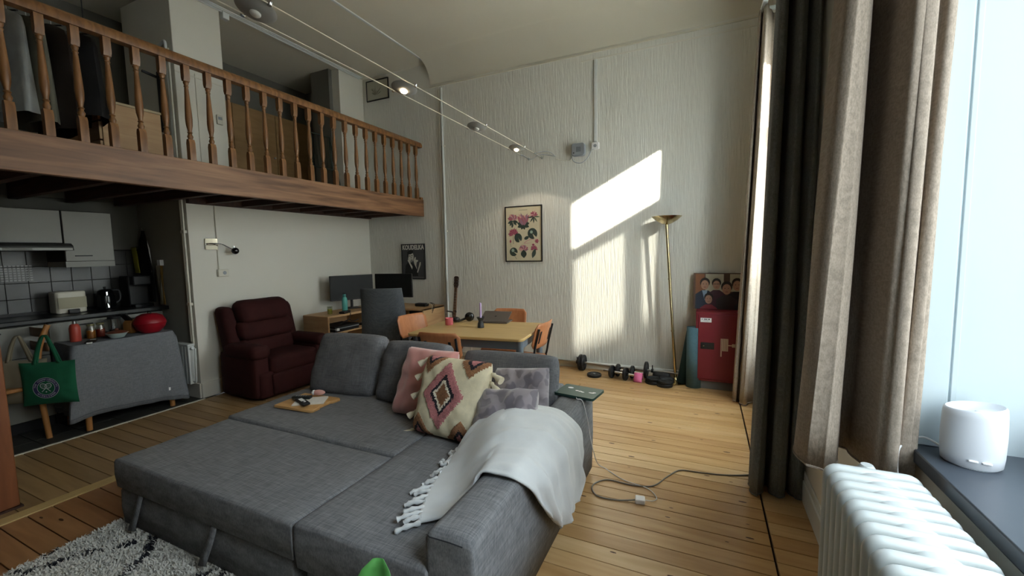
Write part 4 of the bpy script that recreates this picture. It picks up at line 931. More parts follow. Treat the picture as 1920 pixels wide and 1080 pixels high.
# things on the table
lt_ = thing('laptop', 'grey laptop half open on the dining table', 'laptop', (-2.03, 3.98, .749), math.radians(8))
m_spg = M('space_grey_metal', '6a625c', .4, .5)
G().box(-.155, .155, -.108, .108, 0, .012).mesh('base', m_spg, lt_, bevel=.004)
l2 = G().box(-.155, .155, 0, .21, 0, .006).mesh('lid', m_spg, lt_, bevel=.003); l2.location = (0, -.108, .014); l2.rotation_euler = (math.radians(24), 0, 0)
l2.location = (0, -.105, .014)
G().add([(.012*math.cos(t*PI/6), .105+.012*math.sin(t*PI/6), .0066) for t in range(12)], [tuple(range(12))]).mesh('emblem', m_black, l2, recalc=False)
ch = thing('candle_holder', 'dark hourglass candle holder with a lilac taper candle on the dining table', 'candle', (-2.02, 3.62, .749))
G().lathe([(.033, 0), (.034, .004), (.03, .04), (.022, .065), (.024, .075), (.042, .105), (.040, .106), (.014, .078)], n=24).mesh('holder', M('dark_stoneware', '303438', .6), ch, smooth=40)
G().lathe([(.011, .075), (.011, .24), (.007, .25), (.001, .252)], n=14).mesh('taper', M('lilac_wax', 'b9a3cf', .5), ch, smooth=40)
G().cyl((0, 0, .25), (0, 0, .262), .0012, n=5).mesh('wick', m_black, ch)
pc = thing('pink_cup', 'small pink ribbed candle cup on the dining table', 'cup', (-2.42, 3.66, .749))
G().lathe([(.038, 0), (.041, .004), (.042, .07), (.039, .072), (.037, .06), (.001, .058)], n=24).mesh('cup', M('coral_pink_glass', 'd7707c', .35), pc, smooth=40)
G().lathe([(.001, .05), (.036, .0605)], n=20, cap=False).mesh('wax', M('pink_wax', 'dd8f96', .5), pc)
hp = thing('headphones', 'black over-ear headphones lying on the dining table', 'headphones', (-2.36, 3.86, .749), .5)
G().tube(catmull([(-.10, 0, .02), (-.06, .0, .012), (0, .01, .03), (.05, .0, .06), (.075, 0, .10)], 6), .012, 8).mesh('headband', m_black, hp, smooth=60)
G().ell((.06, 0, .055), (.052, .03, .05), 16, 10).mesh('ear_cup', m_blackg, hp, smooth=180); G().ell((-.09, .01, .03), (.045, .045, .028), 16, 10).mesh('ear_cup', m_black, hp, smooth=180)
# guitar on a stand behind the table
gt = thing('guitar', 'guitar on a stand by the back wall, neck and dark headstock above the table', 'guitar', (-3.225, 4.92, 0)); gt.rotation_euler = (math.radians(-6), math.radians(2), 0)
m_gneck = M('rosewood', '6b4d38', .5); m_head = M('dark_headstock', '3f2c22', .4)
G().bar((0, 0, .42), (0, 0, 1.02), .046, .022, (0, 1, 0)).mesh('neck', m_gneck, gt, bevel=.004)
hd = G().prism([(-.027, 1.01), (.027, 1.01), (.038, 1.05), (.034, 1.10), (.038, 1.16), (.022, 1.175), (-.022, 1.175), (-.038, 1.16), (-.034, 1.10), (-.038, 1.05)], -.009, .009, 'y').mesh('headstock', m_head, gt, bevel=.003)
for s in (-1, 1):
    for z in (1.055, 1.095, 1.135):
        G().lathe([(.007, 0), (.006, .006)], n=10).xf(T(s*.02, -.009, z) @ Matrix.Rotation(PI/2, 4, 'X')).mesh('tuner_post', m_chrome, hd); G().bar((s*.037, 0, z), (s*.052, 0, z), .010, .005).mesh('tuning_peg', m_chrome, hd, bevel=.002)
for z in [.5+.04*i for i in range(12)]: G().box(-.022, .022, -.013, -.011, z, z+.002).mesh('fret', m_steel, gt)
body = [(.115*math.cos(t)+(.05*math.cos(t) if math.sin(t) < 0 else 0), .26+.20*math.sin(t)+.0*t) for t in [2*PI*i/28 for i in range(28)]]
body = [(x*(1-.18*math.exp(-((z-.29)/.05)**2)), z) for x, z in body]
G().prism(body, -.045, .045, 'y').mesh('body', M('amber_guitar', '8a4f22', .3), gt, bevel=.008)
st = thing('guitar_stand', 'black guitar stand holding the guitar neck by the back wall', 'stand', (-3.225, 5.0, 0))
G().tube([(0, .02, 0), (0, -.02, .66)], .011, 8).mesh('upright', m_black, st, smooth=60)
G().tube(catmull([(-.07, -.06, .68), (-.045, -.01, .665), (0, .0, .66), (.045, -.01, .665), (.07, -.06, .69)], 5), .009, 8).mesh('neck_yoke', m_black, st, smooth=60)
for s in (-1, 1): G().tube([(0, .0, .12), (s*.16, -.14, 0)], .010, 8).mesh('stand_leg', m_black, st, smooth=60)
# ------------------------------------------------------------------ desk corner
dk = thing('corner_desk', 'L-shaped birch desk with open shelf in the corner under the loft', 'desk', (0, 0, 0))
G().box(-4.62, -4.18, 3.68, 4.62, .715, .745).mesh('desk_top', m_birch, dk, bevel=.006)
G().box(-4.62, -3.45, 4.60, 5.11, .715, .745).mesh('desk_top', m_birch, dk, bevel=.006)
G().box(-4.62, -4.18, 3.66, 3.685, 0, .745).mesh('end_panel', m_birch, dk, bevel=.008)
G().box(-4.62, -4.2, 4.36, 4.38, 0, .715).mesh('divider', m_birch, dk)
G().box(-4.62, -4.60, 3.685, 5.1, .1, .715).mesh('rear_panel', m_birch, dk)
G().box(-4.60, -4.20, 3.685, 4.36, .50, .518).mesh('shelf', m_birch, dk); G().box(-4.60, -4.20, 3.685, 4.36, .25, .268).mesh('shelf', m_birch, dk)
G().box(-3.475, -3.45, 4.60, 5.11, 0, .745).mesh('end_panel', m_birch, dk, bevel=.006); G().box(-3.72, -3.70, 4.62, 5.1, .3, .715).mesh('divider', m_birch, dk)
G().box(-4.20, -3.475, 5.08, 5.10, .3, .715).mesh('rear_panel', m_birch, dk)
def monitor(label, c, rz, w=.60, h=.345, tilt=0):
    o = thing('monitor', label, 'monitor', c, rz)
    G().box(-w/2, w/2, 0, .03, .12, .12+h).mesh('housing', m_black, o, bevel=.004)
    G().box(-w/2+.006, w/2-.006, -.0015, 0, .135, .12+h-.006).mesh('screen', M('dark_screen', '141617', .5, spec=.25), o)
    G().cyl((0, .05, .01), (0, .05, .30), .018).mesh('stand_post', m_black, o, smooth=60); G().box(-.10, .10, -.06, .12, 0, .010).mesh('stand_foot', m_black, o, bevel=.004)
    return o
monitor('left black monitor turned towards the window on the corner desk', (-4.49, 4.38, .747), math.radians(66), tilt=0)
monitor('right black monitor facing the room on the corner desk', (-4.12, 4.80, .747), math.radians(10))
wbt = thing('water_bottle', 'teal water bottle on the corner desk beside the monitor', 'bottle', (-4.27, 4.02, .746))
G().lathe([(.034, 0), (.036, .005), (.036, .16), (.03, .19), (.018, .205)], n=20).mesh('flask', M('teal_plastic', '4f9d95', .4), wbt, smooth=40); G().lathe([(.02, .203), (.021, .205), (.021, .235), (.017, .24)], n=16).mesh('cap', M('teal_cap', '3d827c', .4), wbt, smooth=40)
tb = thing('tumbler', 'yellow-green glass tumbler at the near end of the corner desk', 'glass', (-4.33, 3.83, .746))
G().lathe([(.027, 0), (.03, .003), (.034, .10), (.031, .10), (.027, .01)], n=20, cap=False).mesh('glass', glass('clear_glass', (.9, .92, .85), .15), tb, smooth=60); G().lathe([(.026, .004), (.030, .068), (.001, .069)], n=20).mesh('drink', M('lime_drink', 'a3a12f', .3), tb, smooth=40)
kb = thing('desk_console', 'small black console lying on the front edge of the corner desk', 'console', (-4.22, 3.97, .746), .3)
G().box(-.04, .04, -.08, .08, 0, .03).mesh('shell', m_black, kb, bevel=.01); G().tube(catmull([(.03, .05, .015), (.06, .03, -.02), (.06, -.03, -.08), (.03, -.06, -.10)], 5), .005, 6).mesh('cable', m_black, kb, smooth=60)
rt_ = thing('desk_router', 'black device with tangled cables on the right wing of the desk', 'router', (-3.66, 4.85, .746))
G().box(-.09, .09, -.05, .05, 0, .045).mesh('shell', m_black, rt_, bevel=.012)
for k in range(3): G().tube(catmull([(.08, .0, .03), (.13, .02*k, .05), (.2, -.03+.03*k, .02), (.215, -.06, -.02-.03*k)], 5), .004, 6).mesh('cable', m_black if k else m_trim, rt_, smooth=60)
for k, (z, lbx) in enumerate(((.519, 'dark stack of papers and devices on the upper desk shelf'),)):
    o = thing('paper_stack', lbx, 'papers', (-4.38, 4.0, z))
    for q in range(6): G().box(-.15, .16, -.2, .2, .012*q, .012*q+.010).mesh('sheet_pile', (m_black, M('dark_folder', '26262c', .5), m_black, m_grey_plastic, m_black, m_black)[q], o).rotation_euler = (0, 0, random.uniform(-.06, .06))
    G().tube(catmull([(.15, -.1, .1), (.19, 0, .14), (.15, .1, .1), (.18, .18, .12)], 5), .006, 6).mesh('loose_cable', m_black, o, smooth=60)
    G().box(.14, .18, -.19, -.15, .02, .05).mesh('paper_tag', m_white_plastic, o)
cpu = thing('desk_computer', 'black computer case under the right wing of the desk', 'computer', (-3.60, 4.72, .45))
G().box(-.11, .09, -.10, .3, -.15, .255).mesh('case', m_blackg, cpu, bevel=.005); G().box(-.09, .07, -.103, -.10, .1, .22).mesh('front_bezel', m_black, cpu)
# office chair
oc = thing('office_chair', 'tall dark grey fabric office chair with its back to the room at the desk', 'chair', (-3.50, 3.98, 0), math.radians(28))
m_oc = weave('charcoal_office_fabric', '4a4f55', '5e6369', 300, .9, .3)
P = []
F_, B_ = [], []
for i in range(13):
    u = -1+2*i/12; f = []; b = []
    for j in range(15):
        v = j/14; z = .46+.65*v; wd = .275-.045*v; y = -.22-.10*v-.035*(1-u*u)*1.0+.03*math.sin(PI*v)
        e = 1-.03*(max(0, v-.9)/.1)**2*0
        f.append((u*wd, y, z)); b.append((u*wd, y-.045*(1-.5*u**6), z))
    F_.append(f); B_.append(b)
g = G(); g.grid(F_); g.grid(B_, True)
for i in range(12):
    for j in (0, 14): g.add([F_[i][j], F_[i+1][j], B_[i+1][j], B_[i][j]], [(0, 1, 2, 3)])
for j in range(14):
    for i in (0, 12): g.add([F_[i][j], F_[i][j+1], B_[i][j+1], B_[i][j]], [(0, 1, 2, 3)])
g.mesh('backrest', m_oc, oc, smooth=70)
G().box(-.25, .25, -.22, .26, .43, .52).mesh('seat', m_oc, oc, bevel=.03, seg=3)
G().cyl((0, 0, .10), (0, 0, .43), .025).mesh('gas_lift', m_black, oc, smooth=60)
for k in range(5):
    a = k*2*PI/5; e = (.28*math.cos(a), .28*math.sin(a))
    G().bar((0, 0, .11), (e[0], e[1], .075), .04, .03).mesh('base_arm', m_black, oc, bevel=.004); G().cyl((e[0]-.02, e[1], .03), (e[0]+.02, e[1], .03), .03).mesh('castor', m_black, oc, smooth=60)
G().bar((0, -.2, .45), (0, -.27, .62), .06, .02, (0, 1, 0)).mesh('back_bracket', m_black, oc)
for s in (-1, 1): G().box(s*.30-.025, s*.30+.025, -.15, .15, .66, .69).mesh('arm_pad', m_black, oc, bevel=.008); G().bar((s*.29, .0, .47), (s*.29, 0, .66), .04, .02).mesh('arm_support', m_grey_plastic, oc)
# ------------------------------------------------------------------ kitchen recess
m_cab = M('white_laminate_shaded', '7f7e78', .45, var=.02, vs=(4, 4, 4)); m_gapd = M('cabinet_gap', '22221f', .8)  # white fronts greyed: the shade of the recess is in the colour
KX = -5.40
def wall_unit(label, y0, y1, z0, z1, hy):
    o = thing('wall_cabinet', label, 'cabinet', (KX, y0, z0))
    G().box(-.375, 0, .004, y1-y0-.004, 0, z1-z0).mesh('carcass', m_gapd, o)
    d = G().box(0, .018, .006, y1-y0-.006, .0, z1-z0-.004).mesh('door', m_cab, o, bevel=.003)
    G().box(.018, .03, hy-.06, hy+.06, .045, .055).mesh('handle', m_black, d)
    return o
wall_unit('white wall cabinet above the cooker hood', .80, 1.80, 1.655, 1.955, .55)
o = wall_unit('white wall cabinet to the right of the cooker hood', 1.80, 2.165, 1.485, 1.955, .13)
G().box(-.375, .01, .004, .361, -.055, -.004).mesh('light_pelmet', m_cab, o)
hd_ = thing('cooker_hood', 'slim steel cooker hood under the left wall cabinet', 'hood', (KX, .85, 1.585))
G().prism([(-.37, .065), (.05, .065), (.09, .04), (.10, 0), (-.37, 0)], 0, .99, 'y').mesh('canopy', M('dark_hood', '3a3a38', .4, .4), hd_)
G().box(.098, .108, 0, .98, 0, .026).mesh('front_strip', M('dull_steel', '8f8f8b', .55, .6), hd_, bevel=.003); G().box(.108, .110, .55, .72, .003, .023).mesh('control_panel', M('hood_controls', '6d6c66', .5), hd_)
m_bs = M('splashback_tile', '3a3937', .35, var=.15, vs=(9, 9, 9))
sb = thing('splashback', 'dark grey tiled splashback behind the kitchen counter', 'splashback', (-5.795, 0, 0))
G().box(-.004, .002, .6, 2.55, .985, 1.60).mesh('grout', m_gapd, sb)
for j in range(13):
    for i in range(4): G().box(.002, .008, .62+j*.15, .767+j*.15, .99+i*.15, 1.137+i*.15).mesh('tile', m_bs, sb, bevel=.002, seg=1)
mos = M('mosaic_pale', '8b8a88', .4)
for j in range(8):
    for i in range(7): G().box(.008, .0105, 1.50+j*.026, 1.518+j*.026, 1.31+i*.022, 1.324+i*.022).mesh('mosaic_piece', mos, sb)
for (lbl, y0, y1) in (('white kitchen base cabinet with drawers at the left', .9, 1.62), ('white kitchen base cabinet with drawers behind the cloth-covered table', 1.62, 2.5)):
    o = thing('base_cabinet', lbl, 'cabinet', (-5.34, y0, 0)); w_ = y1-y0
    G().box(-.44, 0, .003, w_-.003, .1, .94).mesh('carcass', m_gapd, o); G().box(-.44, -.04, .003, w_-.003, 0, .1).mesh('plinth', m_black, o)
    nb_ = 2 if w_ > .8 else 1
    for c in range(nb_):
        for (z0, z1) in ((.105, .375), (.38, .655), (.66, .93)):
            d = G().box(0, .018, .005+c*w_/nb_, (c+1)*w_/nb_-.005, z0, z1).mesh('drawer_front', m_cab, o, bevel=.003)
            yc = (c+.5)*w_/nb_; G().box(.018, .03, yc-.08, yc+.08, z1-.045, z1-.033).mesh('handle', m_black, d)
wt_ = thing('worktop', 'black kitchen worktop running along the recess', 'worktop', (-5.30, .8, .945))
G().box(-.49, 0, 0, 1.75, 0, .04).mesh('slab', M('black_worktop', '1c1c1c', .3), wt_, bevel=.006); G().box(-.49, -.475, 0, 1.75, .04, .07).mesh('upstand', m_black, wt_)
ZK = .986
to = thing('toaster', 'white toaster on the black worktop', 'toaster', (-5.62, 1.865, ZK))
G().prism(rrect(.17, .22, .03), 0, .21, 'z').mesh('shell', M('cream_toaster', 'cfcabb', .35), to, bevel=.015, seg=3)
G().box(.098, .102, -.10, .10, .05, .155).mesh('side_panel', M('beige_panel', 'a39c82', .5), to); G().box(-.06, -.03, -.1, .1, .188, .192).box(.03, .06, -.1, .1, .188, .192).mesh('slot', m_black, to); G().box(.1, .125, -.04, .04, .0, .04).mesh('lever', m_black, to, bevel=.005)
ke = thing('kettle', 'black kettle with a chrome strip on the worktop beside the toaster', 'kettle', (-5.60, 2.14, ZK))
G().lathe([(.075, 0), (.08, .01), (.075, .12), (.058, .19), (.04, .205), (.001, .21)], n=24).mesh('jug', m_blackg, ke, smooth=40); G().tube(catmull([(-.02, .06, .19), (-.02, .12, .18), (-.02, .125, .09), (-.02, .08, .05)], 6), .012, 8).mesh('handle', m_black, ke, smooth=60)
G().bar((.078, -.01, .02), (.062, -.01, .18), .012, .004, (1, 0, 0)).mesh('chrome_strip', m_chrome, ke); G().cyl((.06, 0, .0), (.0, 0, .23), .012).mesh('lid_knob', m_black, ke)
cf = thing('coffee_machine', 'dark coffee machine in the shadowed corner of the worktop', 'coffee machine', (-5.60, 2.40, ZK))
G().box(-.12, .06, -.09, .09, 0, .33).mesh('housing', m_black, cf, bevel=.012); G().box(.06, .15, -.08, .08, .23, .33).mesh('brew_head', m_black, cf, bevel=.012); G().box(.06, .15, -.08, .08, 0, .03).mesh('drip_tray', m_blackg, cf)
# hanging things on the return wall
ap = thing('apron', 'black apron hanging from a hook in the kitchen corner', 'apron', (-5.62, 2.535, 1.80))
P = [[((-.5+i/8)*wd+.012*math.sin(i*1.7), -.012-.02*abs(math.sin(i*1.9+k)), -k*.0-z) for i in range(9)] for k, (wd, z) in enumerate(((.05, 0), (.12, .10), (.2, .24), (.26, .40), (.30, .58), (.32, .78)))]
G().grid(P).mesh('cloth', M('black_cotton', '121213', .95), ap, smooth=180, solid=.006); G().tube([(0, .02, .01), (0, -.02, .01), (0, -.025, .03)], .005, 6).mesh('hook', m_steel, ap); G().tube([(.06, -.02, -.1), (.10, -.02, -.2), (.125, -.02, -.45)], .006, 6).mesh('white_strap', m_white_plastic, ap)
ye = thing('kitchen_cloth', 'yellow cloth hanging beside the black apron', 'cloth', (-5.72, 2.47, 1.62))
G().grid([[(-.06+.03*i+.05*k*.2, -.01*math.sin(i*2), -.07*k) for i in range(4)] for k in range(5)]).mesh('cloth', M('yellow_cloth', '8f8a2c', .9), ye, smooth=180, solid=.005); G().tube([(0, .05, .02), (0, 0, .01)], .004, 6).mesh('peg', m_steel, ye)
tw = thing('tea_towel', 'pale tea towel with an ochre stripe hanging on the kitchen side wall', 'towel', (-5.38, 2.54, 1.42))
for nm, x0, x1, mt in (('cloth', -.06, .03, M('oatmeal_cotton', '9c9683', .95)), ('stripe', .03, .055, M('ochre_cotton', '8a6b35', .95))):
    G().grid([[(x0+(x1-x0)*i/4, -.012-.008*math.sin(i*1.5+k), -.085*k) for i in range(5)] for k in range(6)]).mesh(nm, mt, tw, smooth=180, solid=.004)
G().box(-.03, .03, -.015, .018, .0, .06).mesh('hook_rail', m_white_plastic, tw)
# table with grey cloth
kt = thing('side_table', 'small wooden table under a grey tablecloth at the kitchen edge', 'table', (-5.07, 1.99, 0))
m_tleg = M('honey_wood', 'b07a45', .5, col2='98652f', vs=(20, 20, 4))
G().box(-.19, .19, -.355, .355, .735, .762).mesh('table_top', m_tleg, kt)
for (x, y) in ((.165, -.30), (.165, .30), (-.165, -.30), (-.165, .30)): G().cyl((x*1.08, y*1.06, 0), (x, y, .735), .021, .026, n=12).mesh('leg', m_tleg, kt, smooth=60)
cl = thing('tablecloth', 'grey tablecloth draped over the small kitchen table', 'tablecloth', (-5.07, 1.99, .766))
m_cl = weave('grey_tablecloth', '6b6e73', '7d8085', 300, .95, .3)
per = [(-.2, -.365), (.0, -.37), (.2, -.37), (.205, -.2), (.205, 0), (.205, .2), (.2, .37), (.0, .37), (-.2, .365)]
pp = catmull([(x, y, 0) for x, y in per], 8); P = [[(x*.6, y*.6, 0) for x, y, _ in pp], [(x*.97, y*.985, 0.001) for x, y, _ in pp]]
for k in range(1, 12):
    t = k/11; row = []
    for i, (x, y, _) in enumerate(pp):
        corner = math.exp(-((abs(y)-.37)/.06)**2)*math.exp(-((x-.2)/.06)**2)
        L = .655+.03*corner+.035*(y/.37); fo = .012*math.sin(i*.9)*t
        ox = (1 if x > .15 else 0)*(.012+.03*t*corner+fo*.6); oy = (math.copysign(1, y) if abs(y) > .3 else 0)*(.01+.045*t*corner+.02*t+fo)
        row.append((x+ox, y+oy, -L*t))
    P.append(row)
gg = G().grid(P); gg.f.append(tuple(range(len(pp)))); gg.m.append(0)
gg.mesh('cloth', m_cl, cl, smooth=60, solid=.003); G().tube([(x+.002, y, z+.035) for x, y, z in P[-1]], .0025, 5).mesh('hem_stitch', M('hem_dark', '55585d', .95), cl)
G().box(.232, .236, .27, .30, -.585, -.555).mesh('care_tag', m_white_plastic, cl)
ZT = .7695
def spot(name, label, cat, x, y, rz=0): return thing(name, label, cat, (x, y, ZT), rz)
o = spot('water_flask', 'coral red flask with steel cap on the grey tablecloth', 'bottle', -5.11, 1.72)
G().lathe([(.036, 0), (.038, .004), (.038, .12), (.03, .15), (.02, .158)], n=20).mesh('flask', M('coral_enamel', 'b2473a', .4), o, smooth=40); G().lathe([(.014, .156), (.014, .185), (.010, .188)], n=14).mesh('cap', m_steel, o, smooth=40)
for lb_, x, y, c in (('glass jar of orange preserve next to the red flask', -5.15, 1.84, 'a8641c'), ('taller glass jar of dark red sauce behind the pale bowl', -5.17, 1.915, '7c2416')):
    o = spot('preserve_jar', lb_, 'jar', x, y)
    G().lathe([(.032, 0), (.034, .004), (.034, .085), (.026, .105), (.026, .12)], n=20, cap=False).mesh('glass', glass('jar_glass', (.85, .86, .8), .12), o, smooth=60); G().lathe([(.031, .003), (.031, .075), (.001, .077)], n=20).mesh('contents', M('jam_'+c, c, .4), o, smooth=40); G().lathe([(.028, .118), (.029, .12), (.029, .135), (.001, .136)], n=20).mesh('lid', M('olive_lid', '6d6a48', .5), o, smooth=40)
o = spot('coffee_press', 'clear glass coffee press behind the pale bowl on the tablecloth', 'coffee press', -5.19, 2.03)
G().lathe([(.045, 0), (.047, .004), (.047, .16)], n=24, cap=False).mesh('beaker', glass('press_glass', (.75, .77, .77), .15), o, smooth=60); G().lathe([(.048, .155), (.05, .16), (.048, .175), (.001, .185)], n=24).mesh('lid', m_black, o, smooth=40); G().lathe([(.04, .003), (.042, .05), (.001, .052)], n=20).mesh('coffee', M('coffee_dark', '1b120d', .4), o); G().tube(catmull([(0, -.05, .15), (0, -.09, .13), (0, -.09, .05), (0, -.05, .03)], 5), .008, 8).mesh('handle', m_black, o, smooth=60)
o = spot('oval_bowl', 'pale blue enamel bowl with brown lid on the grey tablecloth', 'bowl', -4.97, 1.955)
G().lathe([(.045, 0), (.05, .002), (.074, .04), (.082, .044), (.078, .046), (.068, .038)], n=28).mesh('bowl', M('pale_blue_enamel', 'b9cac8', .35), o, smooth=40); G().lathe([(.079, .046), (.06, .058), (.03, .066), (.012, .068), (.014, .085), (.001, .088)], n=28).mesh('lid', M('brown_lid', '6b3826', .35), o, smooth=40)
o = spot('round_pot', 'round red lidded pot on the grey tablecloth', 'pot', -4.99, 2.225)
G().lathe([(.07, 0), (.075, .004), (.115, .05), (.127, .085), (.13, .095), (.126, .10)], n=36).mesh('pot', M('red_pot', '8f1320', .35), o, smooth=40); G().lathe([(.129, .10), (.124, .12), (.10, .165), (.06, .185), (.001, .19)], n=36).mesh('lid', M('red_pot', '8f1320', .35), o, smooth=40); G().tube(catmull([(-.03, 0, .185), (-.02, 0, .205), (.02, 0, .205), (.03, 0, .185)], 5), .006, 8).mesh('lid_handle', m_black, o, smooth=60)
o = spot('knife_block', 'wooden knife block with five black-handled knives leaning behind the red pot', 'knife block', -5.16, 2.16, .3)
G().prism([(-.06, 0), (.06, 0), (.06, .05), (-.02, .14), (-.06, .10)], -.045, .045, 'x').mesh('block', m_tleg, o, bevel=.004)
for k in range(5): G().bar((-.034+.017*k, -.02, .11), (-.034+.017*k, -.09, .195), .010, .016).mesh('knife_handle', m_black, o, bevel=.003)
o = spot('phone', 'dark phone with a white cable end on the front edge of the tablecloth', 'phone', -4.94, 1.76, 1.1)
G().box(-.035, .035, -.07, .07, 0, .008).mesh('slab', m_black, o, bevel=.003); G().box(-.02, .02, .075, .11, 0, .008).mesh('cable_end', m_white_plastic, o, bevel=.003); G().box(-.018, .018, -.115, -.08, 0, .01).mesh('plug', m_white_plastic, o, bevel=.003)
# kitchen chair with bags
kc_ = thing('kitchen_chair', 'light wooden kitchen chair with bags on its back by the loft post', 'chair', (-5.22, 1.46, 0), PI)
for x in (-.2, .2): G().tube(catmull([(x*1.05, -.0, 0), (x, .02, .45), (x*.98, .0, .75), (x*.92, -.07, .955)], 5), [.02]*16, 10).mesh('back_post', m_tleg, kc_, smooth=60)
for x in (-.19, .19): G().tube([(x*1.05, .36, 0), (x, .34, .45)], .018, 10).mesh('leg', m_tleg, kc_, smooth=60)
G().box(-.21, .21, -.02, .37, .44, .47).mesh('seat', m_tleg, kc_, bevel=.008)
for z in (.88, .76): G().grid([[(-.19+.38*i/8, -.045*(z/.88)-.03*math.sin(PI*i/8)*0-.02+.02*math.sin(PI*i/8), z+dz) for dz in (-.03, .045)] for i in range(9)]).mesh('back_slat', M('dark_slat', '6a5138', .5), kc_, smooth=180, solid=.012)
m_tote = M('green_canvas', '0e5a3c', .9, bump=.3, bs=(200, 200, 200), var=.1, vs=(9, 9, 9))
def tote(name, label, c, rz, w_, h_, mat, seed, hl=.2):
    o = thing(name, label, 'bag', c, rz); F, B = pillow_pts(w_, h_, .07, n=20, pinch=.04, wr=.004, seed=seed, power=.7)
    mt = Matrix.Rotation(PI/2, 4, 'X'); g = G(); g.grid(F); g.grid(B, True); g.xf(mt); g.mesh('bag_body', mat, o, smooth=180)
    for y in (-.012, .012):
        a = [(-w_*.22, y, h_/2-.02), (-w_*.12, y*.6, h_/2+hl*.6), (0, 0, h_/2+hl), (w_*.1, y*.6, h_/2+hl*.6), (w_*.22, y, h_/2-.02)]
        pts = catmull(a, 5); G().grid([[(q.x-.012, q.y, q.z), (q.x+.012, q.y, q.z)] for q in pts]).mesh('strap', mat, o, smooth=60, solid=.003)
    return o
tote('tote_bag', 'beige cotton tote bag hanging behind the green one', (-5.06, 1.36, .51), math.radians(38), .36, .37, M('beige_canvas', '8f8570', .95), 31)
tg = tote('tote_bag', 'green canvas tote bag with a round tennis racket emblem on the kitchen chair', (-4.87, 1.455, .495), math.radians(40), .37, .36, m_tote, 32, .22)
m_em = M('emblem_white', 'c9cdd2', .7); m_pu = M('emblem_purple', '2c2a55', .7)
em = thing('x', 'x', 'x'); bpy.data.objects.remove(em)
def ring(r0, r1, y, mat, name, n=40):
    g = G(); g.grid([[(r*math.cos(2*PI*j/n), y, r*math.sin(2*PI*j/n)) for j in range(n+1)] for r in (r0, r1)]); o = g.mesh(name, mat, tg, recalc=False); o.location = (.0, 0, -.03); return o
eb = ring(.0575, .083, -.0405, m_pu, 'emblem_ring'); ring(.083, .0855, -.0406, m_em, 'emblem_outline'); ring(.0555, .058, -.0406, m_em, 'emblem_outline')
def ring_text(txt, r, a0, a1, size, flip=False):
    n = len(txt)
    for i, chh in enumerate(txt):
        if chh == ' ': continue
        a = math.radians(a0+(a1-a0)*i/(n-1)); rot = a-PI/2 if not flip else a+PI/2
        mm = T(r*math.cos(a), -.0410, r*math.sin(a)) @ Matrix.Rotation(PI/2, 4, 'X') @ Matrix.Rotation(rot, 4, 'Z')
        text_mesh(chh, size, 'emblem_letter', m_em, eb, mm, depth=.0002)
ring_text('THE CHAMPIONSHIPS', .0705, 172, 8, .0165); ring_text('WIMBLEDON', .0705, 222, 318, .0165, True)
for s in (-1, 1):
    q = Matrix.Rotation(s*.75, 4, 'Y'); g = G()
    g.grid([[((.017+d)*math.cos(2*PI*j/20), -.0415, .022+(.021+d)*math.sin(2*PI*j/20)) for j in range(21)] for d in (0, .004)]); g.add([(-.002, -.0415, .001), (.002, -.0415, .001), (.002, -.0415, -.042), (-.002, -.0415, -.042)], [(0, 1, 2, 3)])
    for j in range(5): g.add([(-.013+j*.006, -.0415, .006), (-.0122+j*.006, -.0415, .006), (-.0122+j*.006, -.0415, .038), (-.013+j*.006, -.0415, .038)], [(0, 1, 2, 3)])
    g.xf(q); g.mesh('racket', m_em, eb, recalc=False)
G().add([(.005*math.cos(t), -.0415, -.032+.005*math.sin(t)) for t in [i*PI/5 for i in range(10)]], [tuple(range(10))]).mesh('ball', m_em, eb, recalc=False)
# kitchen radiator and pipes on the return wall
kr = thing('radiator', 'small white radiator on the kitchen side wall behind the cloth-covered table', 'radiator', (-4.975, 2.50, 0))
for k in range(5): G().prism([(x_, z_+.38) for x_, z_ in rrect(.045, .42, .018)], -.03, .03, 'y').mesh('section', m_white, kr, bevel=.006).location = (-.115+.052*k, 0, 0)
G().box(-.145, .12, -.035, .035, .575, .60).mesh('top_grille', m_white, kr, bevel=.006)
G().tube(catmull([(.115, 0, .20), (.15, 0, .2), (.165, .0, .24), (.165, .01, .5), (.15, .02, .55)], 5), .008, 8).mesh('return_pipe', m_white, kr, smooth=60); G().tube([(.10, 0, .545), (.15, 0, .56)], .016, 10).mesh('valve', m_white, kr, smooth=60)
kp = thing('heating_pipes', 'pair of white vertical heating pipes at the kitchen corner', 'pipes', (-4.875, 2.535, 0))
for dx in (0, -.03): G().cyl((dx, 0, .62), (dx, 0, 2.16), .010, n=10).mesh('pipe', m_trim, kp, smooth=60)
for z in (1.0, 1.75): G().box(-.045, .015, -.012, .02, z, z+.03).mesh('pipe_clip', m_trim, kp, bevel=.003)
G().tube(catmull([(0, 0, .63), (0, -.005, .58), (-.03, -.02, .56), (-.06, -.03, .56)], 5), .010, 8).mesh('elbow', m_trim, kp, smooth=60)
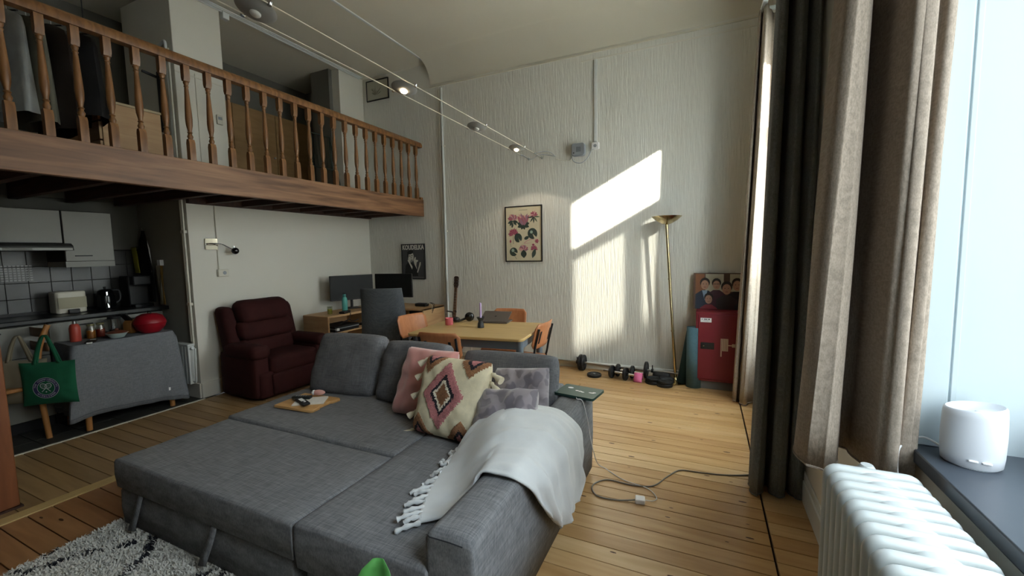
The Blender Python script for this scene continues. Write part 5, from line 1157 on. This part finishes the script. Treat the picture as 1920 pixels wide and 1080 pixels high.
# ------------------------------------------------------------------ loft level
ds = thing('chest_of_drawers', 'pale birch chest of drawers on the loft behind the railing', 'chest', (-4.66, 1.92, 2.281))
G().box(-.36, .36, -.19, .21, 0, .45).mesh('carcass', m_birch, ds, bevel=.003); G().box(-.37, .365, -.215, .215, .45, .47).mesh('top', M('white_edge_top', 'b9a887', .5), ds, bevel=.003)
for k in range(3): G().box(-.355, .355, -.21, -.192, .01+.147*k, .145+.147*k).mesh('drawer_front', m_birch, ds, bevel=.003)
cr = thing('clothes_rail', 'thin black clothes rail at the left end of the loft', 'clothes rail', (-4.25, .6, 2.281))
G().cyl((0, -.8, .96), (0, 1.1, .96), .010, n=8).mesh('rail', m_black, cr, smooth=60)
for y in (-.7, .2, 1.06): G().cyl((0, y, .96), (0, y, ZC-2.281), .004, n=6).mesh('hanger_rod', m_black, cr, smooth=60)
def garment(label, y, col, L, wd, seed, name='hanging_garment', x=-4.25, th=.07, flare=1.15):
    o = thing(name, label, 'clothes', (x, y, 2.281+.93)); rnd = random.Random(seed); m_ = M('cloth_'+col, col, .95, var=.15, vs=(9, 9, 9)); P = []
    for k in range(12):
        t = k/11; r0 = (.05+(wd-.05)*min(1, t/.12)**.6)*(1+(flare-1)*t); P.append([((r0+.02*math.sin(5*a+seed+3*t)*t)*math.cos(a)*1.0, (th*(.6+.6*t)+.015*math.sin(4*a+seed)*t)*math.sin(a), -.06-L*t) for a in [2*PI*i/24 for i in range(25)]])
    G().grid(P).mesh('cloth', m_, o, smooth=180)
    G().tube(catmull([(0, 0, .035), (.012, 0, .045), (.014, 0, .03), (0, 0, .0), (0, 0, -.05)], 4), .003, 6).mesh('hanger_hook', m_steel, o, smooth=60); G().tube([(-wd*.8, 0, -.09), (0, 0, -.05), (wd*.8, 0, -.09)], .006, 6).mesh('hanger', m_black, o, smooth=60)
    return o
garment('pale grey jacket on the loft clothes rail near the left frame edge', 1.27, '9a9d9c', .68, .2, 1)
garment('dark blue-grey shirt behind the pale jacket on the clothes rail', 1.08, '4a4d58', .52, .2, 2)
garment('white long shirt on the clothes rail at the far left', .94, 'a8a69c', .72, .2, 3)
garment('olive grey coat on the clothes rail right of the pale jacket', 1.36, '5a584c', .72, .2, 4)
garment('dark brown coat on the clothes rail beside the chest of drawers', 1.48, '2e2622', .74, .21, 5)
garment('black coat at the right end of the clothes rail', 1.61, '141315', .62, .22, 6, th=.10)
br = thing('wall_bracket', 'black metal bracket on the loft pier beside the white pipe', 'bracket', (-5.12, 2.55, 3.1))
G().box(-.02, .02, -.01, .01, -.3, .3).mesh('upright', m_black, br, bevel=.003); G().bar((0, -.01, .24), (0, -.14, .26), .02, .02).mesh('arm', m_black, br)
up = thing('loft_pipe', 'white heating pipe bending up the side of the loft pier', 'pipe', (-4.93, 2.54, 2.28))
G().tube(catmull([(0, 0, 0), (0, 0, 1.0), (0, 0, 1.3), (-.02, 0, 1.38), (-.1, 0, 1.36), (-.3, 0, 1.33)], 6), .014, 8).mesh('pipe', m_white, up, smooth=60); G().cyl((.035, 0, 0), (.035, 0, 1.3), .010, n=8).mesh('thin_pipe', m_trim, up, smooth=60)
sw = thing('thermostat', 'small cream thermostat on the white loft pier', 'thermostat', (XL+.001, 2.955, 2.99))
G().box(0, .02, -.03, .03, -.05, .05).mesh('housing', m_trim, sw, bevel=.005); G().box(.02, .022, -.02, .02, .0, .03).mesh('display', m_grey_plastic, sw)
wr = thing('wardrobe', 'tan wooden wardrobe at the back of the loft alcove', 'wardrobe', (-5.80, 4.0, 2.281))
m_tan = M('tan_veneer', '9a7a50', .5, col2='8a6b43', vs=(3, 3, 14)); G().box(-.28, .0, -.92, .95, 0, 1.28).mesh('carcass', m_tan, wr)
for k in range(3): d = G().box(0, .02, -.92+.624*k, -.305+.624*k, .02, 1.27).mesh('door', m_tan, wr, bevel=.003); G().cyl((.02, -.35+.624*k, .65), (.045, -.35+.624*k, .65), .012).mesh('knob', m_steel, d)
ra = thing('drying_rack', 'folded dark metal drying rack leaning on the loft by the pier', 'drying rack', (-4.72, 4.24, 2.281)); ra.rotation_euler = (0, math.radians(-6), 0)
m_rk = M('dark_green_metal_rack', '34403a', .4, .5)
for s in (-1, 1): G().tube([(.06, s*.22, 0), (0, s*.17, .86)], .011, 8).mesh('side_tube', m_rk, ra, smooth=60); G().tube([(-.06, s*.19, 0), (.02, s*.15, .82)], .010, 8).mesh('rear_tube', m_rk, ra, smooth=60)
for z in (.86, .40): G().tube([(.03*(1-z), -.2+.03*z, z), (.03*(1-z), .2-.03*z, z)], .010, 8).mesh('cross_tube', m_rk, ra, smooth=60)
for k in range(6): G().tube([(.0, -.13+.052*k, .42), (.0, -.13+.052*k, .85)], .0035, 6).mesh('wire', m_rk, ra, smooth=60)
